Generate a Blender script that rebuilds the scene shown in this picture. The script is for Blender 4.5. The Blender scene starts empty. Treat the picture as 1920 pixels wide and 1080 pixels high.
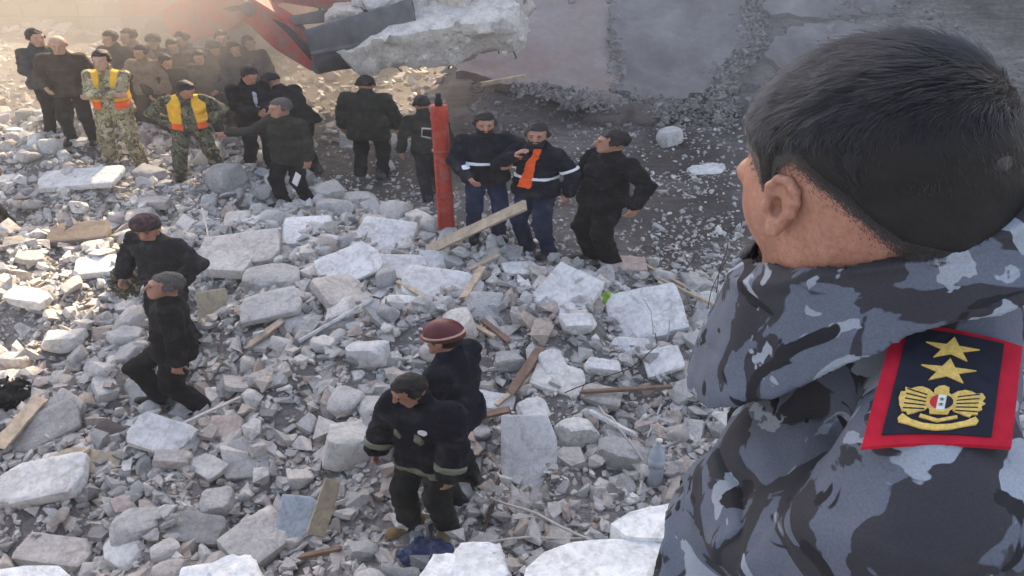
import bpy, bmesh, math, random
import numpy as np
from mathutils import Vector, Matrix, Euler

# ------------------------------------------------------------------ camera, world, sun, exposure
scene = bpy.context.scene
COL = scene.collection
R = math.radians
CAM_Z, PITCH, FPX = 5.1, R(28), 1500.0          # photograph is 1920 px wide
cam_data = bpy.data.cameras.new('camera')
cam_data.sensor_width = 36.0
cam_data.lens = FPX / 1920 * 36.0
cam_data.clip_start, cam_data.clip_end = 0.02, 2000
cam = bpy.data.objects.new('camera', cam_data)
COL.objects.link(cam)
cam.location = (0, 0, CAM_Z)
cam.rotation_euler = (R(90) - PITCH, 0, 0)
scene.camera = cam

SUN_AZ, SUN_EL = 8.5, 37.0                     # degrees right of straight ahead, above horizon
world = bpy.data.worlds.new('World')
scene.world = world
world.use_nodes = True
wn = world.node_tree.nodes
sky = wn.new('ShaderNodeTexSky')
sky.sky_type = 'NISHITA'
sky.sun_disc = False
sky.sun_elevation = R(SUN_EL)
sky.sun_rotation = R(SUN_AZ)
sky.air_density, sky.dust_density, sky.ozone_density = 1.0, 3.0, 1.0
wn['Background'].inputs[1].default_value = 0.15
world.node_tree.links.new(sky.outputs[0], wn['Background'].inputs[0])
sun_data = bpy.data.lights.new('sun', 'SUN')
sun_data.energy = 5.0
sun_data.angle = R(0.6)
sun_data.color = (1.0, 0.85, 0.62)
sun = bpy.data.objects.new('sun', sun_data)
COL.objects.link(sun)
a, e = R(SUN_AZ), R(SUN_EL)
to_sun = Vector((math.sin(a) * math.cos(e), math.cos(a) * math.cos(e), math.sin(e)))
sun.rotation_euler = to_sun.to_track_quat('Z', 'Y').to_euler()
scene.view_settings.view_transform = 'Standard'
scene.view_settings.look = 'None'
scene.view_settings.exposure = 1.75
scene.view_settings.use_white_balance = True             # balanced for open shade, as the camera was
scene.view_settings.white_balance_temperature = 7400
scene.view_settings.white_balance_tint = 12
scene.view_settings.gamma = 1.0
scene.render.engine = 'CYCLES'
scene.cycles.use_denoising = True
scene.cycles.max_bounces = 6
scene.cycles.diffuse_bounces = 3
scene.cycles.glossy_bounces = 2
scene.cycles.transmission_bounces = 4
scene.cycles.volume_bounces = 1
scene.cycles.transparent_max_bounces = 8

# ------------------------------------------------------------------ helpers
rng = np.random.default_rng(11)
FW = np.array([0, math.cos(PITCH), -math.sin(PITCH)])
UP = np.array([0, math.sin(PITCH), math.cos(PITCH)])


def ray(x, y):
    return FW + np.array([1., 0, 0]) * (x - 960) / FPX - UP * (y - 540) / FPX


def at_depth(x, y, d):
    return ray(x, y) * d + np.array([0, 0, CAM_Z])


def at_y(x, y, Y):
    r = ray(x, y)
    return r * (Y / r[1]) + np.array([0, 0, CAM_Z])


_lat = rng.random((32, 32, 32)).astype(np.float32) * 2 - 1


def noise3(p):
    """value noise, p (n,3) -> (n,) in -1..1"""
    i = np.floor(p).astype(np.int32)
    f = (p - i).astype(np.float32)
    f = f * f * (3 - 2 * f)
    x0, y0, z0 = i[:, 0] & 31, i[:, 1] & 31, i[:, 2] & 31
    x1, y1, z1 = (x0 + 1) & 31, (y0 + 1) & 31, (z0 + 1) & 31
    fx, fy, fz = f[:, 0], f[:, 1], f[:, 2]
    L = _lat
    a0 = L[x0, y0, z0] * (1 - fx) + L[x1, y0, z0] * fx
    a1 = L[x0, y1, z0] * (1 - fx) + L[x1, y1, z0] * fx
    b0 = L[x0, y0, z1] * (1 - fx) + L[x1, y0, z1] * fx
    b1 = L[x0, y1, z1] * (1 - fx) + L[x1, y1, z1] * fx
    return (a0 * (1 - fy) + a1 * fy) * (1 - fz) + (b0 * (1 - fy) + b1 * fy) * fz


def fbm(p, oct=3, gain=0.5):
    r, a, q = 0, 1.0, np.asarray(p, np.float32)
    for k in range(oct):
        r = r + a * noise3(q)
        q = q * 2.03 + 7.1
        a *= gain
    return r


def surface_nets(f, lo, hi, h):
    """mesh the zero set of f over a box: verts, quads"""
    lo = np.asarray(lo, float)
    n = np.maximum(np.ceil((np.asarray(hi, float) - lo) / h).astype(int) + 1, 3)
    ax = [lo[k] + h * np.arange(n[k]) for k in range(3)]
    P = np.stack(np.meshgrid(*ax, indexing='ij'), -1).reshape(-1, 3).astype(np.float32)
    v = np.asarray(f(P), np.float32).reshape(n)
    v[0, :, :] = v[-1, :, :] = np.maximum(v[0, :, :], 1e-3) * 0 + h
    v[:, 0, :] = v[:, -1, :] = h
    v[:, :, 0] = v[:, :, -1] = h
    s = v < 0
    c = n - 1
    acc = np.zeros((*c, 3), np.float32)
    cnt = np.zeros(c, np.float32)
    for axis in range(3):
        o = [0, 0, 0]
        o[axis] = 1
        A = v[:n[0] - o[0], :n[1] - o[1], :n[2] - o[2]]
        B = v[o[0]:, o[1]:, o[2]:]
        m = (A < 0) != (B < 0)
        t = np.where(m, A / np.where(m, A - B, 1), 0)
        oth = [k for k in range(3) if k != axis]
        for i in (0, 1):
            for j in (0, 1):
                sl = [slice(None)] * 3
                sl[oth[0]] = slice(i, i + c[oth[0]])
                sl[oth[1]] = slice(j, j + c[oth[1]])
                mm, tt = m[tuple(sl)], t[tuple(sl)]
                cnt += mm
                acc[..., axis] += tt
                acc[..., oth[0]] += mm * i
                acc[..., oth[1]] += mm * j
    act = cnt > 0
    idx = -np.ones(c, np.int64)
    idx[act] = np.arange(act.sum())
    cell = np.argwhere(act)
    verts = lo + (cell + acc[act] / cnt[act][:, None]) * h
    quads = []
    for axis in range(3):
        o = [0, 0, 0]
        o[axis] = 1
        A = s[:n[0] - o[0], :n[1] - o[1], :n[2] - o[2]]
        B = s[o[0]:, o[1]:, o[2]:]
        e = np.argwhere(A != B)
        if not len(e):
            continue
        o1, o2 = [k for k in range(3) if k != axis]
        e = e[(e[:, o1] > 0) & (e[:, o2] > 0)]
        if not len(e):
            continue
        def I(d1, d2):
            q = e.copy()
            q[:, o1] -= d1
            q[:, o2] -= d2
            return idx[q[:, 0], q[:, 1], q[:, 2]]
        q = np.stack([I(1, 1), I(0, 1), I(0, 0), I(1, 0)], 1)
        flip = A[e[:, 0], e[:, 1], e[:, 2]] ^ (axis == 1)
        q[~flip] = q[~flip][:, ::-1]
        quads.append(q)
    return verts, np.concatenate(quads) if quads else np.zeros((0, 4), int)


def mesh_np(name, verts, faces, smooth=True):
    """faces: (n,k) int array"""
    me = bpy.data.meshes.new(name)
    verts = np.asarray(verts, np.float32)
    faces = np.asarray(faces, np.int32)
    k = faces.shape[1] if len(faces) else 4
    me.vertices.add(len(verts))
    me.vertices.foreach_set('co', verts.ravel())
    me.loops.add(faces.size)
    me.loops.foreach_set('vertex_index', faces.ravel())
    me.polygons.add(len(faces))
    me.polygons.foreach_set('loop_start', np.arange(0, faces.size, k, dtype=np.int32))
    me.polygons.foreach_set('use_smooth', np.full(len(faces), smooth))
    me.update(calc_edges=True)
    return me


def link(name, me, material=None, parent=None):
    o = bpy.data.objects.new(name, me)
    COL.objects.link(o)
    if material is not None and not me.materials:
        me.materials.append(material)
    if parent is not None:
        o.parent = parent
    return o


def tag(o, label=None, cat=None, group=None, kind=None):
    if label: o['label'] = label
    if cat: o['category'] = cat
    if group: o['group'] = group
    if kind: o['kind'] = kind
    return o


def empty(name, loc=(0, 0, 0), rz=0.0):
    o = bpy.data.objects.new(name, None)
    o.empty_display_size = 0.1
    COL.objects.link(o)
    o.location = loc
    o.rotation_euler = (0, 0, rz)
    return o


def bm_mesh(name, bm, smooth=False):
    me = bpy.data.meshes.new(name)
    bmesh.ops.recalc_face_normals(bm, faces=bm.faces)
    bm.to_mesh(me)
    bm.free()
    if smooth:
        me.polygons.foreach_set('use_smooth', np.full(len(me.polygons), True))
    return me


def box_bm(bm, c, s, rot=None, bev=0.0):
    g = bmesh.ops.create_cube(bm, size=1.0)
    M = Matrix.Translation(c) @ (rot.to_4x4() if rot else Matrix()) @ Matrix.Diagonal((*s, 1))
    bmesh.ops.transform(bm, matrix=M, verts=g['verts'])
    if bev:
        es = list({e for v in g['verts'] for e in v.link_edges})
        bmesh.ops.bevel(bm, geom=es, offset=bev, segments=2, affect='EDGES', profile=0.6)


def tube_bm(bm, pts, rad, seg=7):
    """tapered tube through points"""
    pts = [Vector(p) for p in pts]
    rad = rad if hasattr(rad, '__len__') else [rad] * len(pts)
    rings = []
    for i, p in enumerate(pts):
        d = (pts[min(i + 1, len(pts) - 1)] - pts[max(i - 1, 0)]).normalized()
        q = d.to_track_quat('Z', 'Y')
        rings.append([bm.verts.new(p + q @ Vector((math.cos(2 * math.pi * k / seg), math.sin(2 * math.pi * k / seg), 0)) * rad[i]) for k in range(seg)])
    for A, B in zip(rings, rings[1:]):
        for k in range(seg):
            bm.faces.new((A[k], A[(k + 1) % seg], B[(k + 1) % seg], B[k]))
    bm.faces.new(rings[0][::-1])
    bm.faces.new(rings[-1])


def prism_bm(bm, poly, depth, M=None):
    """extrude a 2D polygon (x,z) along y by depth"""
    a = [bm.verts.new((x, -depth / 2, z)) for x, z in poly]
    b = [bm.verts.new((x, depth / 2, z)) for x, z in poly]
    n = len(poly)
    bm.faces.new(a)
    bm.faces.new(b[::-1])
    for i in range(n):
        bm.faces.new((a[i], b[i], b[(i + 1) % n], a[(i + 1) % n]))
    if M is not None:
        bmesh.ops.transform(bm, matrix=M, verts=a + b)


# ------------------------------------------------------------------ materials
class NT:
    def __init__(self, name):
        self.m = bpy.data.materials.new(name)
        self.m.use_nodes = True
        self.t = self.m.node_tree
        self.b = self.t.nodes['Principled BSDF']
        self.b.inputs['Specular IOR Level'].default_value = 0.3

    def n(self, kind, **kw):
        nd = self.t.nodes.new('ShaderNode' + kind)
        for k, v in kw.items():
            if k.startswith('_'):
                setattr(nd, k[1:], v)
            else:
                nd.inputs[k.replace('0', ' ') if k not in nd.inputs else k].default_value = v
        return nd

    def l(self, a, b):
        self.t.links.new(a, b)

    def coord(self, kind='Object', scale=None):
        c = self.n('TexCoord').outputs[kind]
        if scale is None:
            return c
        mp = self.n('Mapping')
        mp.inputs['Scale'].default_value = scale
        self.l(c, mp.inputs['Vector'])
        return mp.outputs[0]

    def noise(self, vec, scale, detail=4, rough=0.6, dist=0.0):
        nd = self.n('TexNoise')
        nd.inputs['Scale'].default_value = scale
        nd.inputs['Detail'].default_value = detail
        nd.inputs['Roughness'].default_value = rough
        nd.inputs['Distortion'].default_value = dist
        self.l(vec, nd.inputs['Vector'])
        return nd.outputs[0]

    def ramp(self, fac, stops, interp='LINEAR'):
        r = self.n('ValToRGB')
        r.color_ramp.interpolation = interp
        el = r.color_ramp.elements
        while len(el) < len(stops):
            el.new(0.5)
        for e_, (p, c) in zip(el, stops):
            e_.position = p
            e_.color = (*c, 1) if len(c) == 3 else c
        self.l(fac, r.inputs[0])
        return r.outputs[0]

    def mix(self, fac, a, b, blend='MIX'):
        m = self.n('Mix', _data_type='RGBA', _blend_type=blend)
        for s, v in ((m.inputs[0], fac), (m.inputs[6], a), (m.inputs[7], b)):
            if hasattr(v, 'links') or isinstance(v, bpy.types.NodeSocket):
                self.l(v, s)
            elif isinstance(v, (int, float)):
                s.default_value = v
            else:
                s.default_value = (*v, 1)
        return m.outputs[2]

    def color(self, sock):
        self.l(sock, self.b.inputs['Base Color'])

    def bump(self, h, strength, dist):
        b = self.n('Bump')
        b.inputs['Strength'].default_value = strength
        b.inputs['Distance'].default_value = dist
        self.l(h, b.inputs['Height'])
        self.l(b.outputs[0], self.b.inputs['Normal'])


def lin(r, g, b):
    f = lambda c: ((c / 255 + 0.055) / 1.055) ** 2.4 if c > 10 else c / 255 / 12.92
    return (f(r), f(g), f(b))


def sc(c, k):
    return tuple(min(1, x * k) for x in c)


def stone_mat(name, cols, bump=0.5, use_attr=False, grain=1.0):
    """broken concrete / stone: colour per piece, blotches, dust, pitted relief"""
    m = NT(name)
    m.b.inputs['Roughness'].default_value = 0.92
    if use_attr:
        at = m.n('Attribute', _attribute_name='tint')
        rnd = at.outputs['Fac']
    else:
        rnd = m.n('ObjectInfo').outputs['Random']
    v = m.coord('Object') if not use_attr else m.n('NewGeometry').outputs['Position']
    n1 = m.noise(v, 3.2 * grain, 5, 0.65)
    n2 = m.noise(v, 22 * grain, 4, 0.7)
    k = len(cols)
    base = m.ramp(rnd, [(i / (k - 1), c) for i, c in enumerate(cols)])
    blot = m.ramp(n1, [(0.3, (0.74, 0.73, 0.73)), (0.5, (1, 1, 1)), (0.72, (1.10, 1.09, 1.07))])
    c = m.mix(1.0, base, blot, 'MULTIPLY')
    fine = m.ramp(n2, [(0.3, (0.7, 0.7, 0.7)), (0.55, (1.05, 1.05, 1.05))])
    c = m.mix(0.75, c, fine, 'MULTIPLY')
    n4 = m.noise(v, 7.5 * grain, 6, 0.72, 0.8)                     # stains, soot and earth rubbed into the surface
    st = m.ramp(n4, [(0.50, (0, 0, 0)), (0.70, (0.55, 0.55, 0.55))])
    c = m.mix(st, c, lin(104, 97, 92))
    m.color(c)
    hs = m.n('Math', _operation='ADD'); m.l(n2, hs.inputs[0]); m.l(n4, hs.inputs[1])
    m.bump(hs.outputs[0], bump, 0.025)
    return m.m


def fabric(name, col, var=0.35, scale=9.0, dust=0.0, rough=0.85, weave=True):
    m = NT(name)
    m.b.inputs['Roughness'].default_value = rough
    m.b.inputs['Specular IOR Level'].default_value = 0.1
    m.b.inputs['Sheen Weight'].default_value = 0.02
    v = m.coord('Object')
    n1 = m.noise(v, scale, 4, 0.6)
    c = m.ramp(n1, [(0.3, sc(col, 1 - var)), (0.7, sc(col, 1 + var))])
    if dust:
        n2 = m.noise(v, 6.0, 5, 0.7, 0.4)
        f = m.ramp(n2, [(0.5, (0, 0, 0)), (0.72, (dust, dust, dust))])
        c = m.mix(f, c, (0.30, 0.29, 0.28))
    m.color(c)
    n3 = m.noise(v, 26, 3, 0.6)
    m.bump(n3, 0.35, 0.012)
    return m.m


def plain(name, col, rough=0.6, var=0.15, scale=14, metal=0.0, bump=0.15, dist=0.01):
    m = NT(name)
    m.b.inputs['Roughness'].default_value = rough
    m.b.inputs['Metallic'].default_value = metal
    v = m.coord('Object')
    n1 = m.noise(v, scale, 4, 0.65)
    m.color(m.ramp(n1, [(0.3, sc(col, 1 - var)), (0.7, sc(col, 1 + var))]))
    if bump:
        m.bump(m.noise(v, scale * 3, 3, 0.6), bump, dist)
    return m.m


def camo(name, cols, scale=6.0, stretch=(1, 1, 1), dist=1.2, bump=0.25, thr=(None, 0.53, 0.575, 0.60)):
    """disruptive pattern of hard-edged lobed blotches over a base colour"""
    m = NT(name)
    m.b.inputs['Roughness'].default_value = 0.85
    m.b.inputs['Specular IOR Level'].default_value = 0.2
    v = m.coord('Object', stretch)
    base = None
    seeds = (0.0, 3.7, 9.1, 17.3)
    c = cols[0]
    for k in range(1, len(cols)):
        mp = m.n('Mapping')
        mp.inputs['Location'].default_value = (seeds[k], seeds[k] * 1.7, -seeds[k])
        m.l(v, mp.inputs['Vector'])
        nz = m.noise(mp.outputs[0], scale * (1.0 + 0.12 * k), 3.0, 0.5, dist)
        f = m.ramp(nz, [(thr[k] - 0.006, (0, 0, 0)), (thr[k] + 0.006, (1, 1, 1))])
        c = m.mix(f, c, cols[k])
    fade = m.noise(v, scale * 0.8, 3, 0.6)
    c = m.mix(0.6, c, m.ramp(fade, [(0.3, (0.75, 0.75, 0.75)), (0.7, (1.15, 1.15, 1.15))]), 'MULTIPLY')
    wv = m.noise(v, scale * 60, 2, 0.7)
    c = m.mix(0.35, c, m.ramp(wv, [(0.3, (0.6, 0.6, 0.6)), (0.7, (1.3, 1.3, 1.3))]), 'MULTIPLY')
    m.color(c)
    m.bump(wv, bump, 0.002)
    return m.m


M = {}
M['rubble'] = stone_mat('rubble_small', [lin(132, 131, 131), lin(184, 182, 179), lin(160, 159, 159), lin(203, 200, 196), lin(170, 154, 143), lin(188, 185, 182), lin(222, 219, 214)], use_attr=True)
M['chunk'] = stone_mat('rubble_chunk', [lin(148, 147, 147), lin(184, 182, 180), lin(210, 208, 204), lin(178, 169, 162), lin(196, 194, 192), lin(160, 159, 160)])
M['white_slab'] = stone_mat('white_plaster_slab', [lin(196, 196, 197), lin(212, 212, 211), lin(203, 202, 201)], 0.35, grain=0.8)
M['ledge_white'] = stone_mat('white_ledge_concrete', [lin(208, 210, 212), lin(220, 221, 222)], 0.5, grain=1.3)
M['pink_slab'] = stone_mat('pinkish_concrete', [lin(178, 160, 152), lin(186, 170, 162)], 0.4)
M['brown_slab'] = stone_mat('brown_concrete', [lin(86, 79, 77), lin(98, 90, 87)], 0.4)
M['tan_panel'] = stone_mat('tan_board', [lin(166, 154, 132), lin(176, 164, 142)], 0.25)
M['blue_panel'] = stone_mat('pale_blue_painted_panel', [lin(160, 172, 180), lin(164, 176, 184)], 0.2)
M['wood'] = plain('weathered_wood', lin(176, 158, 138), 0.8, 0.3, 9)
M['wood_dark'] = plain('dark_wood', lin(120, 98, 84), 0.8, 0.3, 9)
M['rebar'] = plain('rusty_rebar', lin(74, 62, 56), 0.8, 0.3, 20)
M['wire'] = plain('pale_dusty_wire', lin(186, 182, 178), 0.8, 0.15, 20)
M['skin'] = plain('skin', lin(164, 120, 100), 0.55, 0.16, 18, bump=0.1, dist=0.004)
M['skin_dust'] = plain('dusty_skin', lin(172, 136, 116), 0.65, 0.16, 18, bump=0.1, dist=0.004)
M['hair'] = plain('dark_hair', lin(30, 26, 25), 0.6, 0.4, 40, bump=0.6, dist=0.01)
M['hair_grey'] = plain('grey_hair', lin(78, 74, 72), 0.7, 0.4, 40, bump=0.6, dist=0.01)
M['eye'] = plain('dark_eye', lin(32, 25, 22), 0.3, 0.05)
M['black'] = fabric('black_cloth', lin(20, 20, 23), 0.3, dust=0.10)
M['charcoal'] = fabric('charcoal_cloth', lin(34, 34, 37), 0.3, dust=0.15)
M['navy'] = fabric('navy_cloth', lin(20, 22, 34), 0.3, dust=0.10)
M['fire'] = fabric('firefighter_navy', lin(20, 21, 31), 0.3, dust=0.12)
M['firepants'] = fabric('firefighter_trousers', lin(34, 36, 33), 0.3, dust=0.2)
M['jeans'] = fabric('blue_jeans', lin(34, 44, 68), 0.3, dust=0.15)
M['olive'] = fabric('dark_olive_cloth', lin(42, 42, 37), 0.3, dust=0.12)
M['grey_cloth'] = fabric('grey_cloth', lin(62, 61, 62), 0.3, dust=0.15)
M['brown_cloth'] = fabric('brown_cloth', lin(64, 54, 48), 0.3, dust=0.1)
M['tan_cloth'] = fabric('tan_cloth', lin(122, 108, 92), 0.3, dust=0.2)
M['blue_cloth'] = fabric('faded_blue_cloth', lin(66, 76, 98), 0.3, dust=0.15)
M['shirt'] = fabric('pale_shirt', lin(170, 172, 180), 0.1)
M['boot'] = fabric('dusty_black_boot', lin(40, 38, 38), 0.3, dust=0.45, rough=0.6)
M['boot_tan'] = fabric('tan_boot', lin(120, 100, 70), 0.3, dust=0.3)
M['vest_yellow'] = fabric('yellow_safety_vest', lin(222, 170, 62), 0.15)
M['vest_orange'] = fabric('orange_safety_cloth', lin(240, 96, 48), 0.12)
M['reflect'] = plain('silver_reflective_tape', lin(225, 228, 232), 0.35, 0.04)
M['reflect_olive'] = plain('olive_reflective_tape', lin(112, 116, 96), 0.5, 0.2)
M['maroon'] = plain('maroon_helmet_shell', lin(88, 34, 38), 0.45, 0.2, 10, bump=0.05)
M['beige_band'] = plain('beige_helmet_band', lin(190, 150, 136), 0.7, 0.1)
M['helmet_dark'] = camo('patterned_headwear', [lin(58, 48, 50), lin(96, 62, 60), lin(34, 32, 36)], 14.0)
M['camo_green'] = camo('woodland_camouflage', [lin(92, 92, 78), lin(60, 62, 50), lin(128, 120, 98), lin(48, 44, 40)], 7.0)
M['camo_tan'] = camo('dusty_camouflage', [lin(150, 140, 112), lin(110, 104, 82), lin(176, 166, 140), lin(92, 80, 64)], 7.0)
M['glove'] = fabric('dark_work_glove', lin(46, 44, 46), 0.3, dust=0.2)
m = NT('worn_red_paint')
m.b.inputs['Roughness'].default_value = 0.6
v = m.coord('Object')
c = m.ramp(m.noise(v, 2.2, 5, .65), [(.3, lin(140, 38, 30)), (.7, lin(186, 58, 44))])
c = m.mix(m.ramp(m.noise(v, 3.1, 6, .75, .6), [(.46, (0, 0, 0)), (.62, (.85, .85, .85))]), c, lin(126, 112, 100))
c = m.mix(m.ramp(m.noise(v, 19, 4, .7), [(.62, (0, 0, 0)), (.66, (.9, .9, .9))]), c, lin(60, 46, 40))
m.color(c); m.bump(m.noise(v, 12, 4, .7), .3, .02)
M['red_paint'] = m.m
m = NT('orange_red_tarpaulin')
m.b.inputs['Roughness'].default_value = 0.6
v = m.coord('Object')
c = m.ramp(m.noise(v, 5, 5, .65), [(.3, lin(146, 44, 32)), (.7, lin(192, 70, 50))])
c = m.mix(m.ramp(m.noise(v, 6, 6, .75, .6), [(.50, (0, 0, 0)), (.68, (.7, .7, .7))]), c, lin(158, 120, 106))
m.color(c); m.bump(m.noise(v, 16, 4, .7), .5, .02)
M['orange_red'] = m.m
M['dark_metal'] = plain('dark_dirty_steel', lin(92, 92, 96), 0.65, 0.35, 3, bump=0.25, dist=0.02)
M['rubber'] = plain('black_rubber', lin(30, 30, 30), 0.85, 0.2)
M['paper'] = plain('white_paper', lin(220, 220, 220), 0.7, 0.05)
M['white_paint'] = plain('white_paint', lin(215, 213, 205), 0.6, 0.06)
M['red_stain'] = plain('red_stain', lin(176, 84, 84), 0.8, 0.3, 20)
M['green_cloth'] = fabric('bright_green_cloth', lin(140, 176, 60), 0.25)
M['blue_bag'] = plain('dark_blue_plastic', lin(48, 56, 86), 0.35, 0.3, 12, bump=0.4, dist=0.03)
M['bottle'] = plain('cloudy_blue_plastic', lin(206, 216, 228), 0.25, 0.1, 10)
M['bottle'].node_tree.nodes['Principled BSDF'].inputs['Transmission Weight'].default_value = 0.55
M['phone'] = plain('black_plastic', lin(22, 22, 24), 0.4, 0.1)

# ------------------------------------------------------------------ terrain
ANCH = np.array([
    (-.9, 5.23, -.14), (-.62, 5.8, -.05), (-4.05, 7.28, -.3), (-4.4, 8.1, -.05), (-6.6, 12.3, .85), (-5.7, 12.6, .5),
    (-5.2, 14.2, .28), (-3.8, 12, .22), (-7.85, 12.6, 1.05), (-7.8, 12.9, .98), (-2.7, 13.7, .12), (-1.7, 13.4, -.05),
    (-.4, 9.83, .58), (.17, 9.5, .54), (.9, 9.66, .40), (-9, 11, .4), (3, 8, .3), (4, 11, .4), (6, 12, .5), (8, 14, .7),
    (2, 14, .4), (0, 16, .4), (-3, 17.5, .35), (-7, 17, .6), (-10, 18, .8), (-2.2, 6.6, .12), (1, 6.6, .15), (3, 6, .1), (0, 4, -.2),
    (-4, 5, -.35), (-3, 4, -.3), (-7, 7, 0), (-7, 9.5, .35), (3.5, 4.5, 0), (0, 20, .5), (-1.5, 8.3, .92), (-2.7, 9.3, .70), (-2.2, 7.6, .62), (.6, 7.9, .60), (-3.2, 8.4, .5),
    (-14, 14, .9), (-16, 24, .9), (-6, 24, .8), (12, 10, .6), (10, 5, .3), (-10, 5, 0), (-12, 9, .4), (0, 1, -.2), (-5, 1, -.2), (5, 1, 0)], float)


def ter_base(x, y):
    x = np.atleast_1d(np.asarray(x, float)); y = np.atleast_1d(np.asarray(y, float))
    num = np.zeros_like(x); den = np.zeros_like(x) + 1e-12
    for ax, ay, az in ANCH:
        d2 = (x - ax) ** 2 + (y - ay) ** 2
        w = np.exp(-np.sqrt(d2) / 0.9) + 1e-6 / (1 + d2)
        num += w * az; den += w
    z = num / den
    # bank of compacted debris behind, on the right
    edge = (x - (-1.2)) * 0.879 - (y - 16.5) * 0.477          # to the right of its left edge
    k = np.clip(edge / 0.9 + 0.3, 0, 1); k = k * k * (3 - 2 * k)
    rise = np.clip((y - 16.2) * 0.50, 0, 2.45)
    return z + k * rise


def rub_mask(x, y):
    yb = np.interp(x, [-9, -5, -3.5, -2, -.8, .5, 6], [16, 15.5, 13.0, 11.6, 10.2, 9.2, 8.8])
    return np.clip((yb - y) / 0.8 + 0.5, 0, 1)


def ter(x, y):
    z = ter_base(x, y)
    x = np.atleast_1d(np.asarray(x, float)); y = np.atleast_1d(np.asarray(y, float))
    near = np.clip((40 - np.hypot(x, y - 8)) / 10, 0, 1)
    r = rub_mask(x, y)
    p = np.stack([x, y, x * 0], -1)
    z = z + near * ((0.03 + 0.13 * r) * fbm(p * 1.1 + 3.3, 3, 0.6) + (0.006 + 0.02 * r) * fbm(p * 5.1, 2))
    return z


def hit(px, py, dz=0.0):
    """where the ray through a pixel of the photograph meets the ground"""
    r = ray(px, py)
    t = np.linspace(3.0, 40, 1500)
    P = r[None] * t[:, None] + np.array([0, 0, CAM_Z])
    d = P[:, 2] - ter(P[:, 0], P[:, 1]) - dz
    k = int(np.argmax(d < 0))
    k = max(k, 1)
    f = d[k - 1] / (d[k - 1] - d[k])
    return P[k - 1] + (P[k] - P[k - 1]) * f


def axis(lo, hi, step, far):
    c = np.arange(lo, hi + 1e-6, step)
    o = [step]
    while sum(o) < far:
        o.append(o[-1] * 1.25)
    o = np.cumsum(o)
    return np.concatenate([lo - o[::-1], c, hi + o])


gx, gy = axis(-13, 11, 0.075, 600), axis(2.5, 23, 0.075, 600)
GX, GY = np.meshgrid(gx, gy, indexing='ij')
GZ = ter(GX.ravel(), GY.ravel())
ii = np.arange(len(gx) * len(gy)).reshape(len(gx), len(gy))
q = np.stack([ii[:-1, :-1], ii[1:, :-1], ii[1:, 1:], ii[:-1, 1:]], -1).reshape(-1, 4)
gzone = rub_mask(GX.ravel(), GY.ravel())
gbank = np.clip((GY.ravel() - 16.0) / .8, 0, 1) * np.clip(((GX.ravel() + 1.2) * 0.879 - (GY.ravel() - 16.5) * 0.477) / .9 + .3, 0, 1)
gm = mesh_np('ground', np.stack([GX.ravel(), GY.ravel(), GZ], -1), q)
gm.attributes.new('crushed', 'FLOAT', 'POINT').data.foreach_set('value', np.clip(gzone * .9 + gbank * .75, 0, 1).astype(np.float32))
m = NT('dusty_debris_ground')
m.b.inputs['Roughness'].default_value = 0.95
pos = m.n('NewGeometry').outputs['Position']
n1 = m.noise(pos, 0.55, 5, 0.6, 0.6)
n2 = m.noise(pos, 9.0, 5, 0.75)
n3 = m.noise(pos, 46.0, 3, 0.7)
mp = m.n('Mapping'); mp.inputs['Scale'].default_value = (0.35, 2.6, 1); mp.inputs['Rotation'].default_value = (0, 0, 0.25)
m.l(pos, mp.inputs['Vector'])
n4 = m.noise(mp.outputs[0], 2.2, 5, 0.65, 0.8)
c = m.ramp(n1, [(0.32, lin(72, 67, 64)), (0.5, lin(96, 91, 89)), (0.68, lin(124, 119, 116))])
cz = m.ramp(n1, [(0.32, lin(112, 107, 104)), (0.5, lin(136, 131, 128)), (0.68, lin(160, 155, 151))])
c = m.mix(m.n('Attribute', _attribute_name='crushed').outputs['Fac'], c, cz)      # pale plaster dust where the rubble lies, trodden earth elsewhere darkened as painted shade
c = m.mix(0.8, c, m.ramp(n4, [(0.35, (0.66, 0.64, 0.63)), (0.6, (1.12, 1.12, 1.12))]), 'MULTIPLY')
c = m.mix(0.8, c, m.ramp(n2, [(0.34, (0.62, 0.62, 0.62)), (0.62, (1.15, 1.15, 1.15))]), 'MULTIPLY')
c = m.mix(0.6, c, m.ramp(n3, [(0.62, (0, 0, 0)), (0.7, lin(205, 203, 200))]), 'LIGHTEN')
m.color(c)
hh = m.n('Math', _operation='ADD'); m.l(n2, hh.inputs[0]); m.l(n3, hh.inputs[1])
m.bump(hh.outputs[0], 0.9, 0.035)
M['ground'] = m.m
tag(link('ground', gm, M['ground']), 'grey dusty ground of crushed debris', kind='structure')


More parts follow.
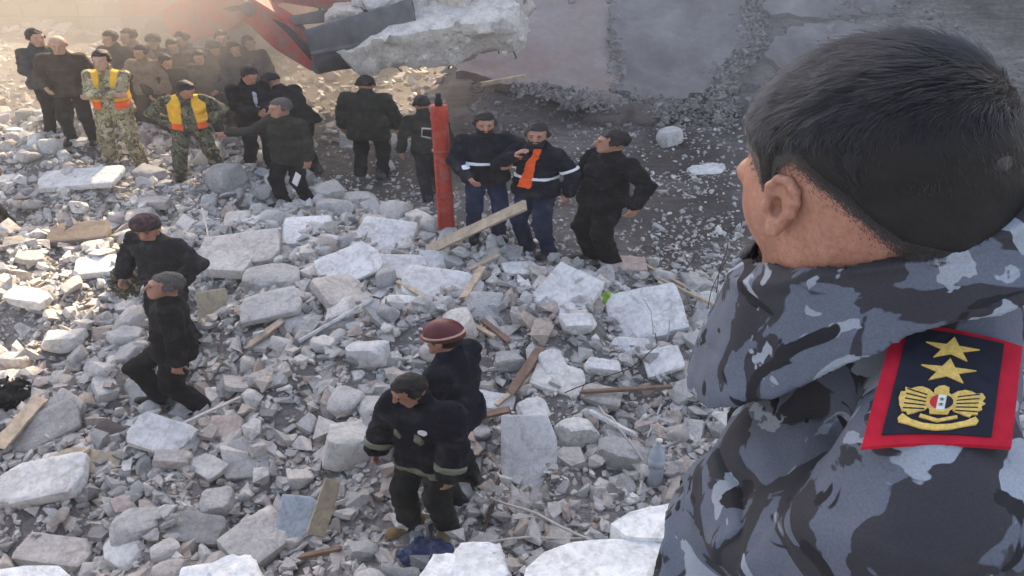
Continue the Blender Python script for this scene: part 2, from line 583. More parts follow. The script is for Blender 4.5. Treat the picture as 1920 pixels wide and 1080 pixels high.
# ------------------------------------------------------------------ broken concrete shapes
def chunk_mesh(name, dims, seed, cuts=7, rough=0.06, n=26, flat=False, keep=0.8):
    """box of dims cut by random planes and roughened: one broken piece, origin at its centre"""
    r = np.random.default_rng(seed)
    d = np.asarray(dims, float) / 2
    planes = []
    for k in range(cuts):
        v = r.normal(size=3)
        if flat: v[2] *= 0.18
        v /= np.linalg.norm(v)
        off = (np.abs(v) * d).sum() * r.uniform(keep - 0.2, keep)
        planes.append((v, off))
    s = d.min()
    off = r.random(3) * 20

    def f(P):
        q = np.abs(P) - d
        x = q.max(1)
        for v, o in planes:
            x = np.maximum(x, P @ v.astype(np.float32) - o)
        w = P / np.float32(max(s, d.max() * 0.28))
        return x + rough * s * (0.9 * fbm(w * 1.1 + off, 2) + 0.6 * noise3(w * 6 + off)) + rough * s * 0.3
    h = max(2 * d.max() / n, 2 * d.min() / 7 if not flat else 2 * d.min() / 4)
    h = max(2 * d.max() / n, min(h, 2 * d.min() / 4))
    v, qd = surface_nets(f, -d - 2.6 * h, d + 2.6 * h, h)
    me = mesh_np(name, v, qd, True)
    try:
        me.set_sharp_from_angle(angle=R(27))
    except Exception:
        pass
    return me


def prism_on_plane(name, pix, p0, nrm, thick, material, seed=0, rough=0.075, sub=0.14):
    """slab whose outline, seen from the camera, is pix, lying on a world plane; real thickness behind it"""
    nrm = np.asarray(nrm, float); nrm /= np.linalg.norm(nrm)
    u = np.cross(nrm, (0, 0, 1.0)); u /= np.linalg.norm(u); w = np.cross(nrm, u)
    o = np.array([0, 0, CAM_Z])
    pts = []
    for x, y in pix:
        r_ = ray(x, y)
        t = ((p0 - o) @ nrm) / (r_ @ nrm)
        pts.append(o + r_ * t)
    c = np.mean(pts, 0)
    P2 = np.array([((p - c) @ u, (p - c) @ w) for p in pts])
    bm = bmesh.new()
    vs = [bm.verts.new((x, y, 0)) for x, y in P2]
    bm.faces.new(vs)
    lim = max(np.ptp(P2[:, 0]), np.ptp(P2[:, 1]))
    bmesh.ops.triangulate(bm, faces=bm.faces[:])
    for _ in range(7):
        es = [e_ for e_ in bm.edges if e_.calc_length() > sub]
        if not es: break
        bmesh.ops.subdivide_edges(bm, edges=es, cuts=1)
        bmesh.ops.triangulate(bm, faces=[f for f in bm.faces if len(f.verts) > 3])
    bd = {v for v in bm.verts if v.is_boundary}
    for v in bm.verts:
        p = np.array([[v.co.x, v.co.y, seed]], np.float32)
        j = rough * (fbm(p * 2.1 + seed * 3, 3)[0])
        if v in bd:
            v.co.x += 2.2 * rough * noise3(p * 4 + 5)[0]; v.co.y += 2.2 * rough * noise3(p * 4 + 11)[0]
        v.co.z += j
    g = bmesh.ops.extrude_face_region(bm, geom=bm.faces[:])
    for v in g['geom']:
        if isinstance(v, bmesh.types.BMVert):
            v.co.z -= thick * random.uniform(0.85, 1.15)
    me = bm_mesh(name, bm, True)
    me.set_sharp_from_angle(angle=R(35))
    ob = link(name, me, material)
    ob.matrix_world = Matrix(((u[0], w[0], nrm[0], c[0]), (u[1], w[1], nrm[1], c[1]), (u[2], w[2], nrm[2], c[2]), (0, 0, 0, 1)))
    return ob


random.seed(5)
# big tilted floor slabs on the bank: dusty smooth concrete with crumbled strips between them
m = NT('dusty_floor_slab')
m.b.inputs['Roughness'].default_value = 0.9
v = m.coord('Object')
n1 = m.noise(v, 0.7, 5, 0.62, 0.5); n2 = m.noise(v, 5.0, 5, 0.7); n3 = m.noise(v, 30, 3, 0.7)
rnd = m.n('ObjectInfo').outputs['Random']
base = m.ramp(n1, [(0.3, lin(98, 94, 94)), (0.52, lin(130, 125, 125)), (0.72, lin(152, 147, 146))])
c = m.mix(0.7, base, m.ramp(n2, [(0.3, (0.74, 0.74, 0.74)), (0.65, (1.1, 1.1, 1.1))]), 'MULTIPLY')
m.color(c); m.bump(n2, 0.5, 0.03)
M['floor_slab'] = m.m
m2 = NT('pinkish_floor_slab')
m2.b.inputs['Roughness'].default_value = 0.9
v = m2.coord('Object')
n1 = m2.noise(v, 0.6, 5, 0.62, 0.5); n2 = m2.noise(v, 6.0, 5, 0.7)
c = m2.ramp(n1, [(0.3, lin(150, 124, 114)), (0.5, lin(152, 140, 136)), (0.7, lin(158, 150, 149))])
c = m2.mix(0.6, c, m2.ramp(n2, [(0.3, (0.74, 0.74, 0.74)), (0.65, (1.1, 1.1, 1.1))]), 'MULTIPLY')
m2.color(c); m2.bump(n2, 0.5, 0.03)
M['pink_floor'] = m2.m
bank_n = np.array([0.02, -0.50, 1.0])
bank_p = np.array([2.0, 16.9, 0.98])
sl = prism_on_plane('collapsed_floor_slab', [(852, 136), (935, 70), (1020, -14), (1172, -14), (1162, 60), (1166, 130), (1156, 176), (1060, 172), (960, 152)], bank_p, bank_n, 0.22, M['pink_floor'], 1)
tag(sl, 'pinkish tilted floor slab with straight diagonal left edge beside the bucket', 'slab')
sl = prism_on_plane('collapsed_floor_slab', [(1150, -14), (1392, -14), (1398, 50), (1384, 95), (1335, 140), (1325, 182), (1240, 186), (1160, 178), (1148, 90)], bank_p + np.array([0, 0, .05]), bank_n, 0.22, M['floor_slab'], 2)
tag(sl, 'wide smooth grey floor slab tilted on the bank behind the men', 'slab')
bank_p = bank_p + np.array([0, 0, .16])
sl = prism_on_plane('collapsed_floor_slab', [(1462, 60), (1560, 40), (1700, 46), (1700, 150), (1480, 140), (1440, 100)], bank_p, bank_n, 0.18, M['floor_slab'], 3)
tag(sl, 'grey floor slab on the bank just left of the large foreground head', 'slab')
sl = prism_on_plane('collapsed_floor_slab', [(1440, -20), (1960, -20), (1960, 30), (1700, 26), (1520, 34), (1430, 18)], bank_p, bank_n, 0.2, M['floor_slab'], 4)
tag(sl, 'far pale floor slab along the top of the bank at upper right', 'slab')


# ------------------------------------------------------------------ buildings that frame the site
def building(name, label, x0, x1, y0, y1, z0, z1, floors, bays, material, pane_mat, ragged=False):
    root = empty(name, ((x0 + x1) / 2, (y0 + y1) / 2, z0))
    ox, oy = root.location.x, root.location.y
    bm = bmesh.new()
    box_bm(bm, (0, 0.35, (z1 - z0) / 2), (x1 - x0, y1 - y0 - 0.7, z1 - z0))
    fh = (z1 - z0) / floors
    for k in range(floors + 1):
        box_bm(bm, (0, 0.0, min(k * fh, z1 - z0 - .1) + 0.11), (x1 - x0 + 0.3, y1 - y0 + 0.5, 0.22))
    bw = (x1 - x0) / bays
    for b_ in range(bays + 1):
        box_bm(bm, (-(x1 - x0) / 2 + b_ * bw, -(y1 - y0) / 2 + 0.25, (z1 - z0) / 2), (0.35, 0.5, z1 - z0 - 0.02))
    link('wall', bm_mesh('wall', bm), material, root)
    bm = bmesh.new(); box_bm(bm, (0, 0, 0), (bw * 0.45, 0.06, fh * 0.5), bev=0.01)
    wm = bm_mesh('window', bm); wm.materials.append(pane_mat)
    bm = bmesh.new(); box_bm(bm, (0, 0, 0), (bw * 0.55, 0.22, 0.08), bev=0.01)
    sm = bm_mesh('sill', bm); sm.materials.append(material)
    for k in range(floors):
        for b_ in range(bays):
            w = link('window', wm, None, root)
            w.location = (-(x1 - x0) / 2 + (b_ + .5) * bw, -(y1 - y0) / 2 + 0.69, k * fh + fh * 0.55)
            s_ = link('sill', sm, None, w)
            s_.location = (0, -0.12, -fh * 0.27)
    tag(root, label, 'building')
    return root


M['plaster'] = stone_mat('grey_render', [lin(150, 146, 142), lin(160, 156, 150)], 0.3, grain=0.3)
M['pane'] = plain('dark_window_glass', lin(38, 42, 48), 0.15, 0.1)
ab = building('apartment_building', 'tall grey apartment block whose shadow covers the site', -0.5, 34, 24.5, 27.5, 0.3, 28, 8, 12, M['plaster'], M['pane'])
bm = bmesh.new(); box_bm(bm, (-18.235, .35, 17.95), (1.93, 2.3, 19.5)); link('sun_gap_bay', bm_mesh('sun_gap_bay', bm), M['plaster'], ab)  # unseen bay, added so a gap beneath it lets a sun streak through
bm = bmesh.new(); box_bm(bm, (-19.08, -.5, 4.09), (.25, .8, 8.2)); link('sun_gap_pier', bm_mesh('sun_gap_pier', bm), M['plaster'], ab)  # unseen pier, added to bound the gap that shapes the sun streak

# low broken boundary wall in the dust at far left: courses of blocks, top knocked away
root = empty('boundary_wall', (-12.5, 24.2, float(ter(-12.5, 24.2)[0]) - .1))
bm = bmesh.new(); box_bm(bm, (0, 0, 0), (.78, .30, .36), bev=.015); blk = bm_mesh('block', bm); blk.materials.append(stone_mat('brown_grey_blockwork', [lin(104, 96, 88), lin(124, 115, 106)], .4))
rs = random.Random(3)
for row in range(6):
    for k in range(22):
        if row > 3 and rs.random() < .25 + .25 * (row - 3): continue
        b_ = link('block', blk, None, root)
        b_.location = (-8.8 + .8 * k + (.4 if row % 2 else 0), rs.uniform(-.02, .02), .2 + row * .38)
tag(root, 'low broken block wall fading in the dust at upper left', 'wall')

# ------------------------------------------------------------------ people: bodies and clothes as smooth blended volumes
F32 = np.float32
HEADK = 1.12                                                      # heads a little large, as the photograph shows them


def cone(P, a, b, r1, r2):
    a = np.asarray(a, F32); ab = np.asarray(b, F32) - a
    L = max(float(ab @ ab), 1e-9)
    t = np.clip(((P - a) @ ab) / F32(L), 0, 1)
    d = P - a - t[:, None] * ab
    return np.sqrt(np.einsum('ij,ij->i', d, d)) - (r1 + (r2 - r1) * t)


def ell(P, c, r, Rm=None):
    q = P - np.asarray(c, F32)
    if Rm is not None: q = q @ Rm.astype(F32)
    r = np.asarray(r, F32)
    k = np.linalg.norm(q / r, axis=1)
    return (k - 1) * np.linalg.norm(q, axis=1) / np.maximum(k, 1e-3)


def smin(a, b, k):
    h = np.clip(0.5 + 0.5 * (b - a) / k, 0, 1)
    return b + (a - b) * h - k * h * (1 - h)


def smax(a, b, k):
    return -smin(-a, -b, k)


def rot(yaw=0, pitch=0, roll=0):
    """degrees; yaw left+, pitch forward/down+, roll to the figure's right+ ; figure faces +Y, right is +X"""
    return np.array((Euler((0, 0, R(yaw))).to_matrix() @ Euler((-R(pitch), 0, 0)).to_matrix() @ Euler((0, R(roll), 0)).to_matrix()))


def ik(a, c, l1, l2, hint):
    a = np.asarray(a, float); c = np.asarray(c, float); hint = np.asarray(hint, float)
    d = c - a; L = np.linalg.norm(d)
    if L > (l1 + l2) * 0.995:
        c = a + d / L * (l1 + l2) * 0.995; d = c - a; L = np.linalg.norm(d)
    u = d / L
    x = (l1 ** 2 - l2 ** 2 + L ** 2) / (2 * L)
    h = math.sqrt(max(l1 ** 2 - x ** 2, 0))
    n = hint - u * (hint @ u); n /= np.linalg.norm(n) + 1e-9
    return a + u * x + n * h, c


def skeleton(pose):
    """joints of a 1.75 m figure, feet at z=0"""
    g = pose.get
    J = {}
    crouch = g('crouch', 0.0)
    pel = np.array(g('pelvis', (0, 0, 0.95 - crouch)), float)
    Rb = rot(g('twist', 0), g('lean', 0), g('tilt', 0))
    up = lambda x, y, z: pel + Rb @ np.array([x, y, z])
    J['pel'], J['Rb'] = pel, Rb
    J['belly'] = up(0, 0.005, 0.14); J['chest'] = up(0, 0.0, 0.33); J['neck'] = up(0, -0.015, 0.53)
    Rh = Rb @ rot(g('head', (0, 0, 0))[0], g('head', (0, 0, 0))[1], g('head', (0, 0, 0))[2])
    J['Rh'] = Rh
    J['head'] = J['neck'] + Rb @ np.array([0, 0.01, 0.06]) + Rh @ np.array([0, 0.02, 0.112])
    for s, k in ((-1, 'L'), (1, 'R')):
        sh = up(s * 0.185, -0.01, 0.475 + g('shrug', 0))
        wr = g('hand' + k, (s * 0.30, 0.06, 0.87))
        hint = g('elbow' + k, (s * 0.5, -0.6, 0))
        el, wr = ik(sh, up(wr[0], wr[1], wr[2] - 0.95), 0.285, 0.255, Rb @ np.asarray(hint, float))
        J['sh' + k], J['el' + k], J['wr' + k] = sh, el, wr
        hp = pel + rot(g('twist', 0) * 0.5) @ np.array([s * 0.085, 0, -0.03])
        ft = np.array(g('foot' + k, (s * 0.12, 0, 0)), float)
        kn, an = ik(hp, ft + np.array([0, -0.03, 0.085]), 0.435, 0.425, g('knee' + k, (s * 0.12, 1, 0)))
        J['hp' + k], J['kn' + k], J['an' + k], J['ft' + k] = hp, kn, an, ft
        J['toe' + k] = g('toe' + k, s * -8)                       # yaw of the foot
    return J


def head_field(P, J, grow=0.0):
    """skull, jaw, nose, brow, ears in head coordinates"""
    q = (P - J['head'].astype(F32)) @ J['Rh'].astype(F32) / F32(HEADK)
    d = ell(q, (0, -0.012, 0.022), (0.077, 0.096, 0.096))
    d = smin(d, ell(q, (0, 0.026, -0.045), (0.058, 0.066, 0.074)), 0.03)
    d = smin(d, cone(q, (-0.028, 0.068, -0.098), (0.028, 0.068, -0.098), 0.020, 0.020), 0.03)
    d = smin(d, cone(q, (0, 0.092, 0.012), (0, 0.112, -0.028), 0.010, 0.0145), 0.016)
    d = smin(d, cone(q, (-0.036, 0.078, 0.027), (0.036, 0.078, 0.027), 0.011, 0.011), 0.014)
    d = smin(d, cone(q, (-0.016, 0.090, -0.061), (0.016, 0.090, -0.061), 0.0085, 0.0085), 0.010)
    for s in (-1, 1):
        d = smax(d, -ell(q, (s * 0.032, 0.100, 0.006), (0.019, 0.016, 0.011)), 0.01)
        d = smin(d, ell(q, (s * 0.080, -0.008, -0.006), (0.012, 0.020, 0.033)), 0.006)
    return d


def hand_frame(J, k):
    f = J['wr' + k] - J['el' + k]; f /= np.linalg.norm(f)
    s = 1 if k == 'R' else -1
    side = J['Rb'] @ np.array([s, 0.25, 0.0])                     # back of the hand faces outwards
    side = side - f * (side @ f); side /= np.linalg.norm(side)
    w = np.cross(side, f) * (1 if k == 'L' else -1)               # towards the thumb
    return f, side, w


def hand_field(P, J, k, curl=0.5, r=1.0):
    f, b, w = hand_frame(J, k)
    wr = J['wr' + k]
    X = lambda a, c, e: wr + f * a + w * c + b * e
    d = cone(P, X(-0.03, 0, 0), X(0.02, 0, 0), 0.026 * r, 0.026 * r)
    for c in (-0.022, 0.0, 0.022):
        d = smin(d, cone(P, X(0.02, c * .7, 0), X(0.085, c, 0.004), 0.017 * r, 0.014 * r), 0.015)
    for j, (c, L) in enumerate(((0.030, 0.068), (0.010, 0.076), (-0.010, 0.070), (-0.029, 0.056))):
        a = X(0.085, c, 0.004)
        t1, t2, t3 = curl * 40, curl * 95, curl * 140
        pts = [a]
        for t, l in ((t1, 0.45), (t2, 0.32), (t3, 0.25)):
            dd = f * math.cos(R(t)) - b * math.sin(R(t)) + w * c * 1.6
            pts.append(pts[-1] + dd * L * l)
        for u, v_ in zip(pts, pts[1:]):
            d = smin(d, cone(P, u, v_, 0.0092 * r, 0.0085 * r), 0.003)
    p0 = X(0.022, 0.026, -0.004); p1 = X(0.052, 0.052, -0.016); p2 = X(0.084, 0.056, -0.030 - 0.02 * curl)
    d = smin(d, cone(P, p0, p1, 0.014 * r, 0.0115 * r), 0.010)
    d = smin(d, cone(P, p1, p2, 0.0115 * r, 0.009 * r), 0.004)
    return d


def bounds(pts, r):
    pts = np.array(pts)
    return pts.min(0) - r, pts.max(0) + r


def sleeve(P, J, k, r0, r1, r2):
    wr = J['wr' + k] - (J['wr' + k] - J['el' + k]) * 0.06
    return smin(cone(P, J['sh' + k], J['el' + k], r0, r1), cone(P, J['el' + k], wr, r1, r2), 0.02)


def torso_field(P, J, bulk, hem=0.0):
    Rb = J['Rb']
    rx = Rb @ np.array([1., 0, 0])
    c, b, p = J['chest'], J['belly'], J['pel']
    d = cone(P, c - rx * 0.070, c + rx * 0.070, 0.112 + bulk, 0.112 + bulk)
    sh = (J['shL'] + J['shR']) / 2
    uz = Rb @ np.array([0, 0, 1.])
    for sg in (-1, 1):
        d = smin(d, cone(P, sh + rx * 0.03 * sg + uz * .025, sh + rx * 0.145 * sg - uz * .028, 0.058 + bulk * .5, 0.060 + bulk * .6), 0.06)
    d = smin(d, cone(P, b - rx * 0.052, b + rx * 0.052, 0.112 + bulk, 0.112 + bulk), 0.09)
    d = smin(d, cone(P, p - rx * 0.060, p + rx * 0.060, 0.115 + bulk, 0.115 + bulk), 0.08)
    if hem > 0.02:
        lo = p - Rb @ np.array([0, 0, hem])
        d = smin(d, cone(P, lo - rx * 0.070, lo + rx * 0.070, 0.122 + bulk, 0.122 + bulk), 0.08)
    return d


def jacket_field(J, bulk=0.012, hem=0.08, sl=(0.068, 0.056, 0.047), collar=0.055, wrinkle=0.011, seed=0.0, no_sleeve=False):
    Rb = J['Rb']
    upv = (Rb @ np.array([0, 0, 1.])).astype(F32)
    fwd = (Rb @ np.array([0, 1., 0])).astype(F32)
    pel = J['pel'].astype(F32)

    def f(P):
        d = torso_field(P, J, bulk, hem)
        if not no_sleeve:
            for k in 'LR':
                d = smin(d, sleeve(P, J, k, *[x + bulk * 0.6 for x in sl]), 0.022)
        if collar:
            nb = J['neck']
            d = smin(d, cone(P, nb - Rb @ np.array([0, 0.0, 0.06]), nb + Rb @ np.array([0, 0.008, collar]), 0.085, 0.070), 0.03)
        h = (P - pel) @ upv
        q = P * np.array([7, 7, 12], F32) + F32(seed * 3.7)
        d = d + wrinkle * (1.1 * noise3(q) + 0.8 * noise3(q * 2.3 + 4.0) + .35 * np.sin(h * 70 + 9 * noise3(P * F32(5) + F32(seed)))) - .9 * wrinkle * (1 - np.abs(noise3(q * F32(.75) + F32(11)))) ** 7
        # closed front seam
        d = d + 0.006 * np.exp(-((P - pel) @ (Rb @ np.array([1., 0, 0])).astype(F32)) ** 2 / 0.0004) * (((P - pel) @ fwd) > 0.05)
        return smax(d, -(h + hem + 0.035 + 0.012 * noise3(P * F32(9) + F32(seed))), 0.02)
    return f


def leg_field(J, loose=0.0, wrinkle=0.009, top=0.10, seed=0.0):
    def f(P):
        p = J['pel']
        d = None
        for k in 'LR':
            an = J['an' + k] - np.array([0, 0, 0.03])
            e_ = smin(cone(P, J['hp' + k], J['kn' + k], 0.092 + loose, 0.066 + loose), cone(P, J['kn' + k], an, 0.066 + loose, 0.056 + loose), 0.03)
            d = e_ if d is None else smin(d, e_, 0.012)
        d = smin(d, cone(P, p + (-0.06, 0, 0.0), p + (0.06, 0, 0.0), 0.112, 0.112), 0.05)
        q = P * np.array([8, 8, 13], F32) + F32(seed * 5.1)
        d = d + wrinkle * (noise3(q) + 0.8 * noise3(q * 2.2 + 9)) - wrinkle * (1 - np.abs(noise3(q * F32(.8) + F32(5)))) ** 7
        return np.maximum(d, P[:, 2] - F32(p[2] + top))
    return f


def boot_field(J, k, h=0.13, r=0.0):
    ft, an = J['ft' + k], J['an' + k]
    Rf = rot(J['toe' + k])
    a = ft + Rf @ np.array([0, -0.075, 0.045]); b = ft + Rf @ np.array([0, 0.135, 0.036])

    def f(P):
        d = smin(cone(P, a, b, 0.047 + r, 0.043 + r), cone(P, a + (0, 0, 0.0), an + (J['kn' + k] - an) / np.linalg.norm(J['kn' + k] - an) * h, 0.05 + r, 0.056 + r), 0.035)
        return np.maximum(d, F32(ft[2] + 0.002) - P[:, 2])
    return f


SCARF = (.2, .26, .27)


def person(label, foot, head_y, yaw, pose, outfit, name='person', res=0.02, wide=1.16, group=None, hmin=1.6, hmax=1.9, cat='person', hx=None):
    """foot: pixel between the feet in the photograph; head_y: pixel row of the crown"""
    G = hit(*foot)
    r_ = ray(foot[0] if hx is None else hx, head_y)
    if hx is not None:                                            # head column known: upright figures lean outwards in the picture
        x_ = G[1] * r_[0] / r_[1]
        G = np.array([x_, G[1], float(ter(x_, G[1])[0])])
    top = CAM_Z + r_[2] / r_[1] * G[1]
    standing = 1.78 - pose.get('crouch', 0) - 0.0
    H = float(np.clip(top - G[2], hmin, hmax))
    s = H / standing
    root = empty(name, (G[0], G[1], G[2] - 0.015), R(yaw))
    root['label'] = label; root['category'] = cat
    if group: root['group'] = group
    wx, wy = wide * 1.14 * 1.10, 1.16                              # the photograph shows everyone broad
    cy_, sy_ = math.cos(R(yaw)), math.sin(R(yaw))
    J = skeleton(pose)
    sd = foot[0] * 0.013
    o = dict(outfit)

    def add(nm, parts, mat, parent=root, smooth=True):
        V, Q, n0 = [], [], 0
        for f, lo, hi, h in parts:
            v, q_ = surface_nets(f, lo, hi, h)
            if not len(v): continue
            V.append(v); Q.append(q_ + n0); n0 += len(v)
        if not V: return None
        V = np.concatenate(V) * s
        X_, Y_ = (V[:, 0] * cy_ - V[:, 1] * sy_) * wx, (V[:, 0] * sy_ + V[:, 1] * cy_) * wy
        V[:, 0], V[:, 1] = X_ * cy_ + Y_ * sy_, -X_ * sy_ + Y_ * cy_
        return link(nm, mesh_np(nm, V, np.concatenate(Q), smooth), mat, parent)

    hb = bounds([J['head']], 0.19)
    body = []
    def bare(P):
        d = torso_field(P, J, -0.02)
        for k in 'LR':
            d = smin(d, sleeve(P, J, k, 0.05, 0.04, 0.03), 0.03)
            d = smin(d, smin(cone(P, J['hp' + k], J['kn' + k], 0.075, 0.05), cone(P, J['kn' + k], J['an' + k], 0.05, 0.036), 0.03), 0.04)
        return smin(d, cone(P, J['neck'] - J['Rb'] @ np.array([0, 0, .04]), J['head'] + J['Rh'] @ np.array([0, -.02, -.03]), 0.062, 0.052), 0.03)
    allp = [J[k + e_] for k in ('sh', 'el', 'wr', 'kn', 'an', 'hp') for e_ in 'LR'] + [J['head']]
    lo, hi = bounds(allp, 0.22)
    lo[2] = min(J['ftL'][2], J['ftR'][2]) - 0.05
    body.append((bare, lo, hi, 0.03))
    fine = min(res * 0.55, 0.011)
    def hd(P):
        return smin(head_field(P, J), cone(P, J['neck'] - J['Rb'] @ np.array([0, 0, .02]), J['head'] + J['Rh'] @ np.array([0, -.02, -.04]), 0.060, 0.053), 0.02)
    nb = np.minimum(hb[0], J['neck'] - 0.1); nt = np.maximum(hb[1], J['neck'] + 0.1)
    body.append((hd, nb, nt, fine))
    gl = o.get('glove')
    if not gl:
        for k in 'LR':
            f_ = hand_frame(J, k)[0]
            c = J['wr' + k] + f_ * 0.07
            body.append((lambda P, k=k: hand_field(P, J, k, o.get('curl', 0.45)), c - 0.13, c + 0.13, 0.0065))
    add('body', body, o.get('skin', M['skin']))
    if gl:
        for k in 'LR':
            f_ = hand_frame(J, k)[0]
            c = J['wr' + k] + f_ * 0.07
            add('glove', [(lambda P, k=k: hand_field(P, J, k, 0.6, 1.35), c - 0.14, c + 0.14, 0.008)], gl)
    # trousers, boots, jacket
    lf = leg_field(J, o.get('loose', 0.008), seed=sd)
    lo2, hi2 = bounds([J[k + e_] for k in ('hp', 'kn', 'an') for e_ in 'LR'] + [J['pel']], 0.19)
    lo2[2] = min(J['ftL'][2], J['ftR'][2]) - 0.06
    add('trousers', [(lf, lo2, hi2, res)], o['trousers'])
    for k in 'LR':
        c = J['ft' + k]
        add('boot', [(boot_field(J, k, r=o.get('boot_r', 0.0)), c - np.array([.26, .26, .04]), c + np.array([.26, .26, .26]), min(res, 0.015))], o.get('boots', M['boot']))
    jk = dict(bulk=0.012, hem=0.08); jk.update(o.get('jk', {}))
    jf = jacket_field(J, seed=sd, **jk)
    lo3, hi3 = bounds([J[k + e_] for k in ('sh', 'el', 'wr') for e_ in 'LR'] + [J['pel'], J['neck'], J['pel'] - np.array([0, 0, jk['hem'] + .04])], 0.24)
    jo = add(o.get('jacket_name', 'jacket'), [(jf, lo3, hi3, res)], o['jacket'])
    T = lambda P: (P - J['pel'].astype(F32)) @ J['Rb'].astype(F32)
    def tb(a_, b_):
        cs = [J['pel'] + J['Rb'] @ np.array([x, y, z]) for x in (a_[0], b_[0]) for y in (a_[1], b_[1]) for z in (a_[2], b_[2])]
        return bounds(cs, 0.02)
    if o.get('bands'):                                            # (lo, hi) heights above pelvis on torso
        for (a_, b_, mt) in o['bands']:
            def bf(P, a_=a_, b_=b_):
                q = T(P)
                return np.maximum(jf(P) - 0.007, np.maximum(np.maximum(a_ - q[:, 2], q[:, 2] - b_), np.abs(q[:, 0]) - 0.235))
            add('reflective_band', [(bf, *tb((-.25, -.24, a_), (.25, .24, b_)), 0.011)], mt, jo)
    if o.get('cuffs'):
        for k in 'LR':
            f_ = (J['wr' + k] - J['el' + k]); L = np.linalg.norm(f_); f_ = (f_ / L).astype(F32)
            a_, b_, mt = o['cuffs']
            sl_ = jk.get('sl', (.068, .056, .047)); cr0, cr1 = sl_[1] + jk['bulk'] * .7 + .010, sl_[2] + jk['bulk'] * .7 + .010
            def cf(P, k=k, f_=f_, L=L):
                t = ((P - J['el' + k].astype(F32)) @ f_) / F32(L)
                return np.maximum(cone(P, J['el' + k], J['wr' + k], cr0, cr1), np.maximum(a_ - t, t - b_) * F32(L))
            c0, c1 = bounds([J['el' + k], J['wr' + k]], 0.12)
            add('cuff_band', [(cf, c0, c1, 0.010)], mt, jo)
    if o.get('arm_band'):
        k, a_, b_, mt = o['arm_band']
        f_ = (J['el' + k] - J['sh' + k]); L = np.linalg.norm(f_); f_ = (f_ / L).astype(F32)
        def af(P):
            t = ((P - J['sh' + k].astype(F32)) @ f_) / F32(L)
            return np.maximum(cone(P, J['sh' + k], J['el' + k], 0.096, 0.088), np.maximum(a_ - t, t - b_) * F32(L))
        c0, c1 = bounds([J['el' + k], J['sh' + k]], 0.14)
        add('sleeve_band', [(af, c0, c1, 0.010)], mt, jo)
    if o.get('vest'):
        top_m, low_m = o['vest']
        vj = jacket_field(J, seed=sd, bulk=jk['bulk'] + 0.016, hem=0.0, collar=0, no_sleeve=True)
        def vf(P, a_, b_):
            q = T(P)
            op = np.where(q[:, 1] > 0, np.abs(q[:, 0]) - (0.055 + 0.02 * np.clip((0.4 - q[:, 2]) / .3, 0, 1)), 1.0)   # open front
            return np.maximum.reduce([vj(P), -op, a_ - q[:, 2], q[:, 2] - b_, np.abs(q[:, 0]) - 0.195])
        vo = add('safety_vest', [(lambda P: vf(P, 0.10, 0.60), *tb((-.21, -.24, .09), (.21, .24, .61)), 0.014)], top_m)
        if low_m: add('vest_hem', [(lambda P: vf(P, -0.06, 0.10), *tb((-.21, -.24, -.07), (.21, .24, .11)), 0.014)], low_m, vo)
    for (nm, c, rr, mt) in o.get('patches', []):                  # flat shapes lying on the jacket
        def pf(P, c=c, rr=rr):
            q = T(P)
            if rr is SCARF:
                xc = -.055 + .16 * (.5 - q[:, 2]); w = .032 + .075 * (.5 - q[:, 2]) + .006 * noise3(q * F32(30))
                return np.maximum.reduce([jf(P) - 0.012, np.abs(q[:, 0] - xc) - w, q[:, 2] - .54, .04 - q[:, 2], -q[:, 1]])
            return np.maximum(jf(P) - 0.008, ell(q, c, rr))
        add(nm, [(pf, *tb(np.array(c) - rr, np.array(c) + rr), 0.007)], mt, jo)
    # hair, headgear, face
    qh = lambda P: (P - J['head'].astype(F32)) @ J['Rh'].astype(F32) / F32(HEADK)
    hs = o.get('hair', 'short')
    if hs in ('short', 'bald'):
        def hf(P):
            q = qh(P)
            d = smin(head_field(P, J) - F32(.0045), ell(q, (0, -0.026, 0.042), (0.074, 0.086, 0.090)), .02) + 0.005 * noise3(q * F32(75)) + 0.006 * noise3(q * F32(32))
            ax_ = np.abs(q[:, 0])
            line = (0.030 + 0.62 * q[:, 1] - 0.42 * ax_ + .016 * np.exp(-((ax_ - .045) / .012) ** 2) * (q[:, 1] > .03) - .045 * (ax_ > .058) * np.exp(-((q[:, 1] - .022) / .014) ** 2) + .012 * noise3(q * F32(55))) if hs == 'short' else (0.06 + 0.55 * q[:, 1])
            d = smax(d, line - q[:, 2] - (0.0 if hs == 'short' else 0.0), 0.008)
            if hs == 'bald': d = np.maximum(d, q[:, 2] - 0.03)
            return d
        add('hair', [(hf, *hb, fine)], o.get('hair_mat', M['hair']))
    elif hs == 'helmet':
        def hf(P):
            q = qh(P)
            d = ell(q, (0, -0.012, 0.035), (0.100, 0.118, 0.112))
            d = np.maximum(d, 0.012 - 0.12 * q[:, 1] - q[:, 2])
            br = np.maximum(ell(q, (0, 0.0, 0.022), (0.108, 0.132, 0.014)), -d - 0.02)
            return smin(d, br, 0.008) + 0.002 * noise3(q * F32(25))
        ho = add('helmet', [(hf, *hb, fine)], o['helmet'])
        def bf2(P):
            q = qh(P)
            d = ell(q, (0, -0.012, 0.035), (0.1035, 0.1215, 0.1155))
            return np.maximum(d, np.abs(q[:, 2] - 0.045 + 0.12 * q[:, 1]) - 0.0085)
        if o.get('helmet_band'): add('helmet_band', [(bf2, *hb, 0.006)], o['helmet_band'], ho)
        if hs == 'helmet':
            def hf2(P):
                q = qh(P)
                return np.maximum(ell(q, (0, -0.014, 0.02), (0.082, 0.102, 0.10)), np.maximum(q[:, 2] - 0.02, -0.05 + 0.75 * q[:, 1] - q[:, 2]))
            add('hair', [(hf2, *hb, fine)], M['hair'])
    elif hs == 'wrap':
